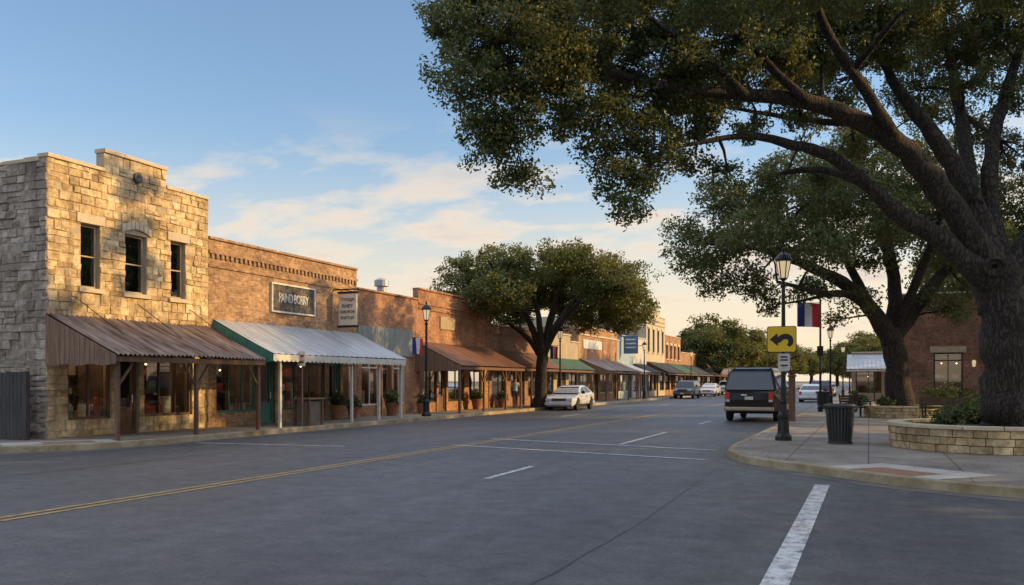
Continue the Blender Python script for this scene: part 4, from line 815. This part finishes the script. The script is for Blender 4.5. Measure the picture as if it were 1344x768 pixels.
# ---------------------------------------------------------------- vehicles
def vehicle(name,label,cat,loc,rz,paint,sp,group='cars parked along the kerb',sc=1):
    o=thing(name,label,cat,(0,0,0),group); Lh,W,zb=sp['L']/2,sp['W'],sp['zb']; wr=sp['wr']; bev=sp.get('bev',.05)
    poly=[(y,z) for y,z in sp['low']]
    for yw in (sp['wy'][1],sp['wy'][0]):
        ra=wr+.07
        for k in range(11):
            a=math.pi*k/10; poly.append((yw+ra*math.cos(a),max(zb,wr+ra*math.sin(a))))
    def wl(y): return W*(1-.14*max(0,(abs(y)-(Lh-.5))/.5)**2)
    n=len(poly); m=MB()
    def wz(z): return 1-.06*max(0,(.55-z)/.4)
    vs=[(-wl(y)*wz(z),y,z) for y,z in poly]+[(wl(y)*wz(z),y,z) for y,z in poly]
    m.add(vs,[tuple(range(n)),tuple(range(2*n-1,n-1,-1))]+[(i,(i+1)%n,(i+1)%n+n,i+n) for i in range(n)]); m.build('body',paint,o,bevel=.06)
    cab=sp['cab']; z0=min(z for y,z in cab); z1=max(z for y,z in cab); k0,k1=sp['cw']
    def wc(z): return W*(k0+(k1-k0)*(z-z0)/(z1-z0))
    n=len(cab); m=MB(); m.add([(-wc(z),y,z) for y,z in cab]+[(wc(z),y,z) for y,z in cab],[tuple(range(n)),tuple(range(2*n-1,n-1,-1))]+[(i,(i+1)%n,(i+1)%n+n,i+n) for i in range(n)]); m.build('cabin',paint,o,bevel=bev)
    for sd in sp['side']:
        for sx in (-1,1): m=MB(); m.poly([(sx*(wc(z)+.006),y,z) for y,z in sd]); m.build('side_window',M['carglass'],o)
    def screen(nm,a,b):
        p,q=Vector((0,)+a),Vector((0,)+b); d=q-p; nn=Vector((0,-d.z,d.y)).normalized()
        if nm=='rear_window': nn=Vector((0,d.z,-d.y)).normalized()
        if nn.z<0: nn=-nn
        s,e=p+d*.08+nn*.008,p+d*.93+nn*.008; m=MB(); w0,w1=wc(s.z)*.91,wc(e.z)*.88; m.poly([(-w0,s.y,s.z),(w0,s.y,s.z),(w1,e.y,e.z),(-w1,e.y,e.z)]); m.build(nm,M['carglass'],o)
    ws=sp.get('ws',(0,1)); screen('windscreen',cab[ws[0]],cab[ws[1]]); screen('rear_window',cab[-1],cab[-2])
    fy=-Lh; hz=sp['hz']; th=sp.get('th',.25)
    for sx in (-1,1):
        m=MB(); m.box(sx*W*.68-.19,sx*W*.68+.19,fy-.02,fy+.12,hz-.07,hz+.07); m.build('headlight',M['lamp'],o,bevel=.035)
        m=MB(); m.box(sx*W*.76-.09,sx*W*.76+.09,fy-.012,fy+.1,hz-.17,hz-.1); m.build('indicator',M['amber'],o)
        m=MB(); m.box(sx*W*.79-.08,sx*W*.79+.08,Lh-.12,Lh+.03,hz-.02,hz+th); m.build('tail_light',M['tail'],o,bevel=.015)
        if sp.get('rack'): m=MB(); m.box(sx*W*.79-.075,sx*W*.79+.075,Lh-.1,Lh+.028,hz-.11,hz-.025); m.build('reversing_light',M['lamp'],o)
        m=MB(); my=cab[0][0]+.35; m.box(sx*(W+.12)-.1,sx*(W+.12)+.1,my-.06,my+.06,z0+.06,z0+.24); m.build('wing_mirror',M['dark'],o,bevel=.03)
        for dy in sp['hand']: m=MB(); m.box(sx*W-.03,sx*W+.03,dy,dy+.18,z0-.13,z0-.09); m.build('door_handle',M['chrome'],o)
        for dy in sp['seam']: m=MB(); m.box(sx*W-.02,sx*W+.004,dy-.008,dy+.008,zb+.12,z0-.02); m.build('door_seam',M['signk'],o)
        if sp.get('trim'):
            m=MB(); a0,a1=sp['wy'][0]+wr+.1,sp['wy'][1]-wr-.1; m.box(sx*W-.02,sx*W+.006,a0,a1,zb+.03,zb+.26); m.build('lower_trim',M['tantrim'],o)
        for yw in sp['wy']:
            m=MB(); x0=sx*(W-.12); m.lathe([(wr*.62,-.1),(wr*.95,-.1),(wr,-.06),(wr,.06),(wr*.95,.1),(wr*.62,.1)],(x0,yw,wr),20,'x'); t=m.build('tyre',M['tyre'],o)
            m=MB(); m.lathe([(0,.085),(wr*.2,.09),(wr*.28,.06),(wr*.55,.07),(wr*.63,.095),(wr*.63,-.095),(wr*.55,-.07),(wr*.28,-.06),(wr*.2,-.09),(0,-.085)],(x0,yw,wr),12,'x'); m.build('rim',M['rim'],t)
    m=MB(); m.box(-W*.46,W*.46,fy-.012,fy+.05,hz-.075,hz+.075); g=m.build('grille',M['signk'],o)
    for k in range(4): m=MB(); z=hz-.056+.0375*k; m.box(-W*.45,W*.45,fy-.025,fy-.0125,z-.007,z+.007); m.build('grille_bar',M['chrome'],g)
    bz=sp['bz']
    for yy,s_ in ((fy,-1),(Lh,1)):
        m=MB(); m.box(-W*.92,W*.92,min(yy-s_*.05,yy+s_*.1),max(yy-s_*.05,yy+s_*.1),bz-.1,bz+.08); m.build('bumper',sp['bump'] or paint,o,bevel=.055)
        pz=bz if not sp.get('rack') or s_<0 else hz+.02
        m=MB(); yo=yy+s_*(.105 if pz==bz else .03); m.box(-.16,.16,yo-.004,yo+.004,pz-.05,pz+.07); m.build('number_plate',M['signw'],o)
    m=MB(); m.box(-W*.8,W*.8,-Lh+.3,Lh-.3,zb-.05,zb+.12); m.build('underbody',M['tyre'],o)
    if sp.get('rack'):
        for sx in (-1,1): m=MB(); m.box(sx*W*.68-.02,sx*W*.68+.02,-.6,1.9,z1+.03,z1+.07); m.build('roof_rail',M['black'],o)
        m=MB(); m.box(-.008,.008,Lh-.02,Lh+.008,zb+.25,z0-.04); m.build('door_seam',M['signk'],o); m=MB(); m.box(.08,.3,Lh,Lh+.03,z0-.16,z0-.11); m.build('door_handle',M['chrome'],o)
    o.location=loc; o.rotation_euler=(0,0,rz); o.scale=(sc,sc,sc); return o
van=dict(L=5.2,W=1.02,zb=.36,wr=.38,wy=(-1.65,1.6),low=[(-2.6,.36),(-2.6,.9),(-2.53,1.06),(-1.75,1.2),(2.45,1.22),(2.55,1.1),(2.6,.85),(2.56,.36)],cab=[(-1.85,1.19),(-1.12,1.93),(-.85,2.05),(.5,2.1),(1.85,2.09),(2.08,2.05),(2.2,1.96),(2.5,1.17)],cw=(.985,.78),side=[[(-1.45,1.28),(-.98,1.86),(-.35,1.88),(-.35,1.28)],[(-.25,1.28),(-.25,1.88),(.95,1.9),(.95,1.28)],[(1.05,1.28),(1.05,1.9),(2.0,1.86),(2.25,1.28)]],hz=.88,th=.26,bz=.5,hand=(-.55,.7),seam=(-1.2,-.3,1.0),bump=M['bumper_tan'],rack=True,bev=.11,trim=True)
sed=dict(L=4.7,W=.9,zb=.22,wr=.33,wy=(-1.42,1.38),low=[(-2.28,.22),(-2.36,.42),(-2.35,.58),(-2.24,.7),(-1.95,.79),(-1.5,.86),(-1.0,.92),(.5,.96),(1.65,.98),(2.1,.96),(2.32,.84),(2.36,.55),(2.3,.22)],cab=[(-1.2,.89),(-.72,1.16),(-.3,1.35),(.05,1.43),(.45,1.45),(.85,1.42),(1.25,1.31),(2.0,.96)],cw=(.97,.68),ws=(0,2),side=[[(-.82,.98),(-.52,1.16),(-.2,1.3),(.3,1.37),(.3,.98)],[(.38,.98),(.38,1.37),(.78,1.355),(1.1,1.27),(1.55,1.01)]],hz=.62,bz=.4,hand=(.1,1.05),seam=(-.85,.34,1.25),bump=None,bev=.07)
suv=dict(L=4.8,W=.96,zb=.32,wr=.37,wy=(-1.48,1.45),low=[(-2.4,.32),(-2.4,.85),(-2.3,.98),(-1.2,1.1),(2.3,1.12),(2.4,.95),(2.38,.32)],cab=[(-1.25,1.09),(-.6,1.66),(-.3,1.74),(1.9,1.74),(2.1,1.66),(2.34,1.11)],cw=(.98,.78),side=[[(-.92,1.17),(-.5,1.6),(.2,1.64),(.2,1.17)],[(.28,1.17),(.28,1.64),(1.15,1.64),(1.15,1.17)],[(1.23,1.17),(1.23,1.64),(1.85,1.62),(2.1,1.17)]],hz=.82,bz=.5,hand=(0,.95),seam=(-.9,.24,1.2),bump=None,rack=True,bev=.07)
vehicle('parked_van','brown black van with red tail lights and tan bumper parked at the right kerb','van',(-4.5,40.6,0),math.pi+math.radians(-2),M['pblack'],van,sc=1.08)
vehicle('parked_car','silver white sedan parked under the street oak','car',(-16.45,50.3,0),math.radians(1),M['psilver'],sed)
vehicle('parked_car','dark grey sport utility car parked by the cream building','car',(-16.4,86.5,0),0,M['pgrey'],suv)
vehicle('parked_car','white sedan behind the dark grey utility car','car',(-16.4,100,0),0,M['pwhite'],sed)
vehicle('parked_car','silver utility car third in the far left row','car',(-16.4,113,0),0,M['psilver'],suv)
vehicle('parked_car','maroon sedan fourth in the far left row','car',(-16.4,127,0),0,M['pred'],sed)
vehicle('moving_car','white utility car driving in the far street','car',(-11.8,140,0),0,M['pwhite'],suv,None)
vehicle('parked_car','pale silver sedan parked at the right kerb beyond the van','car',(-4.3,76,0),math.pi,M['psilver'],sed)
vehicle('parked_car','navy utility car parked beyond the pale silver sedan','car',(-4.3,92,0),math.pi,M['pnavy'],suv)
vehicle('parked_car','white sedan parked farthest along the right kerb','car',(-4.3,106,0),math.pi,M['pwhite'],sed)
# ---------------------------------------------------------------- person
def person(label,loc,rz):
    o=thing('person',label,'person',(0,0,0))
    J={'pel':((0,0,.95),.14),'wa':((0,0,1.1),.125),'ch':((0,-.01,1.32),.155),'nk':((0,0,1.48),.055),'hd':((0,-.02,1.6),.09),'ht':((0,-.01,1.69),.085)}
    E=[('pel','wa'),('wa','ch'),('ch','nk'),('nk','hd'),('hd','ht')]
    for s,n in ((-1,'l'),(1,'r')):
        st=.1*s
        J.update({n+'sh':((.18*s,0,1.41),.065),n+'el':((.245*s,.03,1.14),.045),n+'wr':((.24*s,-.05,.9),.03),n+'pa':((.24*s,-.07,.84),.032),
          n+'hp':((.09*s,0,.9),.1),n+'kn':((.1*s,-.02+st*.5,.5),.065),n+'an':((.11*s,.02+st,.09),.042),n+'to':((.12*s,-.16+st,.035),.038),n+'he':((.11*s,.05+st,.04),.038)})
        E+=[('ch',n+'sh'),(n+'sh',n+'el'),(n+'el',n+'wr'),(n+'wr',n+'pa'),('pel',n+'hp'),(n+'hp',n+'kn'),(n+'kn',n+'an'),(n+'an',n+'to'),(n+'an',n+'he')]
        for k,(dx,ln) in enumerate(((-.024,.075),(-.008,.085),(.008,.08),(.024,.065))):
            J[n+'f%d'%k]=((.24*s+.004*s,-.075+dx,.84-ln),.009); E.append((n+'pa',n+'f%d'%k))
        J[n+'th']=((.215*s,-.115,.81),.01); E.append((n+'pa',n+'th'))
    ks=list(J); me=bpy.data.meshes.new('body'); me.from_pydata([J[k][0] for k in ks],[(ks.index(a),ks.index(b)) for a,b in E],[])
    b=bpy.data.objects.new('body',me); col.objects.link(b); b.modifiers.new('s','SKIN'); sv=me.skin_vertices[0].data
    for i,k in enumerate(ks): sv[i].radius=(J[k][1],J[k][1]*(.75 if k in('ch','wa','pel') else 1)); sv[i].use_root=(k=='pel')
    su=b.modifiers.new('d','SUBSURF'); su.levels=su.render_levels=2
    dg=bpy.context.evaluated_depsgraph_get(); dg.update(); nm=bpy.data.meshes.new_from_object(b.evaluated_get(dg)); bpy.data.objects.remove(b)
    nm.materials.clear()
    for k in ('skin','shirt','trouser','tyre'): nm.materials.append(M[k])
    for p in nm.polygons:
        c=p.center; p.use_smooth=True
        p.material_index=3 if c.z<.09 else (0 if (c.z>1.47 or (abs(c.x)>.19 and c.z<1.2)) else (1 if c.z>.98 else 2))
    b=bpy.data.objects.new('body',nm); col.objects.link(b); b.parent=o
    m=MB(); m.lathe([(.095,1.6),(.106,1.66),(.1,1.73),(.06,1.785),(0,1.8)],(0,.015,0),14); m.build('hair',M['hair'],o,smooth=True)
    for sx in (-.033,.033): m=MB(); m.lathe([(.012,-.004),(.0,.006)],(sx,-.112,1.635),8,'y'); m.build('eye',M['signk'],o)
    o.location=loc; o.rotation_euler=(0,0,rz)
person('person in pale blue shirt and dark trousers standing left of the street oak',(-18.7,47.0,.15),math.radians(25))
# ---------------------------------------------------------------- light, sky, camera
EL,AZ=math.radians(19.5),math.radians(66)
Ld=Vector((math.cos(EL)*math.sin(AZ),math.cos(EL)*math.cos(AZ),math.sin(EL)))
sl=bpy.data.lights.new('sun','SUN'); sl.energy=5; sl.angle=math.radians(.5); sl.color=(1,.63,.22)
so=bpy.data.objects.new('sun',sl); col.objects.link(so); so.rotation_euler=Ld.to_track_quat('Z','Y').to_euler(); so.location=(30,10,30)
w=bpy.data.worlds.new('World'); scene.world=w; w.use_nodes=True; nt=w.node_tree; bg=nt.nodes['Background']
sky=nt.nodes.new('ShaderNodeTexSky'); sky.sky_type='NISHITA'; sky.sun_disc=False; sky.sun_elevation=EL; sky.sun_rotation=AZ; sky.air_density=1.2; sky.dust_density=1.0; sky.ozone_density=2.0
tc=nt.nodes.new('ShaderNodeTexCoord'); sx=nt.nodes.new('ShaderNodeSeparateXYZ'); L(nt,tc.outputs['Generated'],sx.inputs[0])
zz=math_(nt,'ADD',math_(nt,'MAXIMUM',sx.outputs[2],0.0),.16); cu=math_(nt,'DIVIDE',sx.outputs[0],zz); cv=math_(nt,'DIVIDE',sx.outputs[1],zz)
cc=nt.nodes.new('ShaderNodeCombineXYZ'); L(nt,cu,cc.inputs[0]); L(nt,cv,cc.inputs[1])
mp=nt.nodes.new('ShaderNodeMapping'); mp.inputs['Rotation'].default_value=(0,0,math.radians(22)); mp.inputs['Scale'].default_value=(1.0,1.35,1); mp.inputs['Location'].default_value=(1.3,4.2,0); L(nt,cc.outputs[0],mp.inputs['Vector'])
n1=nt.nodes.new('ShaderNodeTexNoise'); n1.inputs['Scale'].default_value=2.3; n1.inputs['Detail'].default_value=12; n1.inputs['Roughness'].default_value=.58; n1.inputs['Distortion'].default_value=.2; L(nt,mp.outputs[0],n1.inputs['Vector'])
n0=nt.nodes.new('ShaderNodeTexNoise'); n0.inputs['Scale'].default_value=.8; n0.inputs['Detail'].default_value=3; L(nt,mp.outputs[0],n0.inputs['Vector'])
nf=math_(nt,'ADD',math_(nt,'MULTIPLY',n1.outputs['Fac'],.66),math_(nt,'MULTIPLY',n0.outputs['Fac'],.34))
den=ramp(nt,nf,.475,.57)
def mrange(v,a,b,c,d):
    mr=nt.nodes.new('ShaderNodeMapRange'); mr.interpolation_type='SMOOTHSTEP'; L(nt,v,mr.inputs['Value'])
    for k,x in (('From Min',a),('From Max',b),('To Min',c),('To Max',d)): mr.inputs[k].default_value=x
    return mr.outputs[0]
z_=sx.outputs[2]
den=math_(nt,'MULTIPLY',math_(nt,'MULTIPLY',den,mrange(z_,.19,.3,1,0)),.88)
base=mix(nt,1.0,sky.outputs[0],(1.75,1.85,2.0),'MULTIPLY')
base=mix(nt,mrange(z_,-.02,.28,.95,0),base,(10.8,8.5,6.0))
ccol=mix(nt,ramp(nt,nf,.52,.64),(10,8.3,6.4),(7.6,6.7,6.2))
fin=mix(nt,den,base,ccol)
fin=mix(nt,mrange(z_,.4,.62,0,.85),fin,(10.4,11.2,13.0)); L(nt,fin,bg.inputs['Color']); bg.inputs['Strength'].default_value=.1  # overhead brightening above the view, added to the sky as fill light
cam=bpy.data.cameras.new('camera'); co=bpy.data.objects.new('camera',cam); col.objects.link(co); co.location=(0,0,1.7); co.rotation_euler=(math.pi/2,0,math.radians(21.9))
cam.sensor_width=36; cam.lens=36*1164/1344; cam.shift_y=116/1344; cam.clip_end=6000; cam.clip_start=.05; scene.camera=co
scene.view_settings.view_transform='Standard'; scene.view_settings.look='None'; scene.view_settings.exposure=0
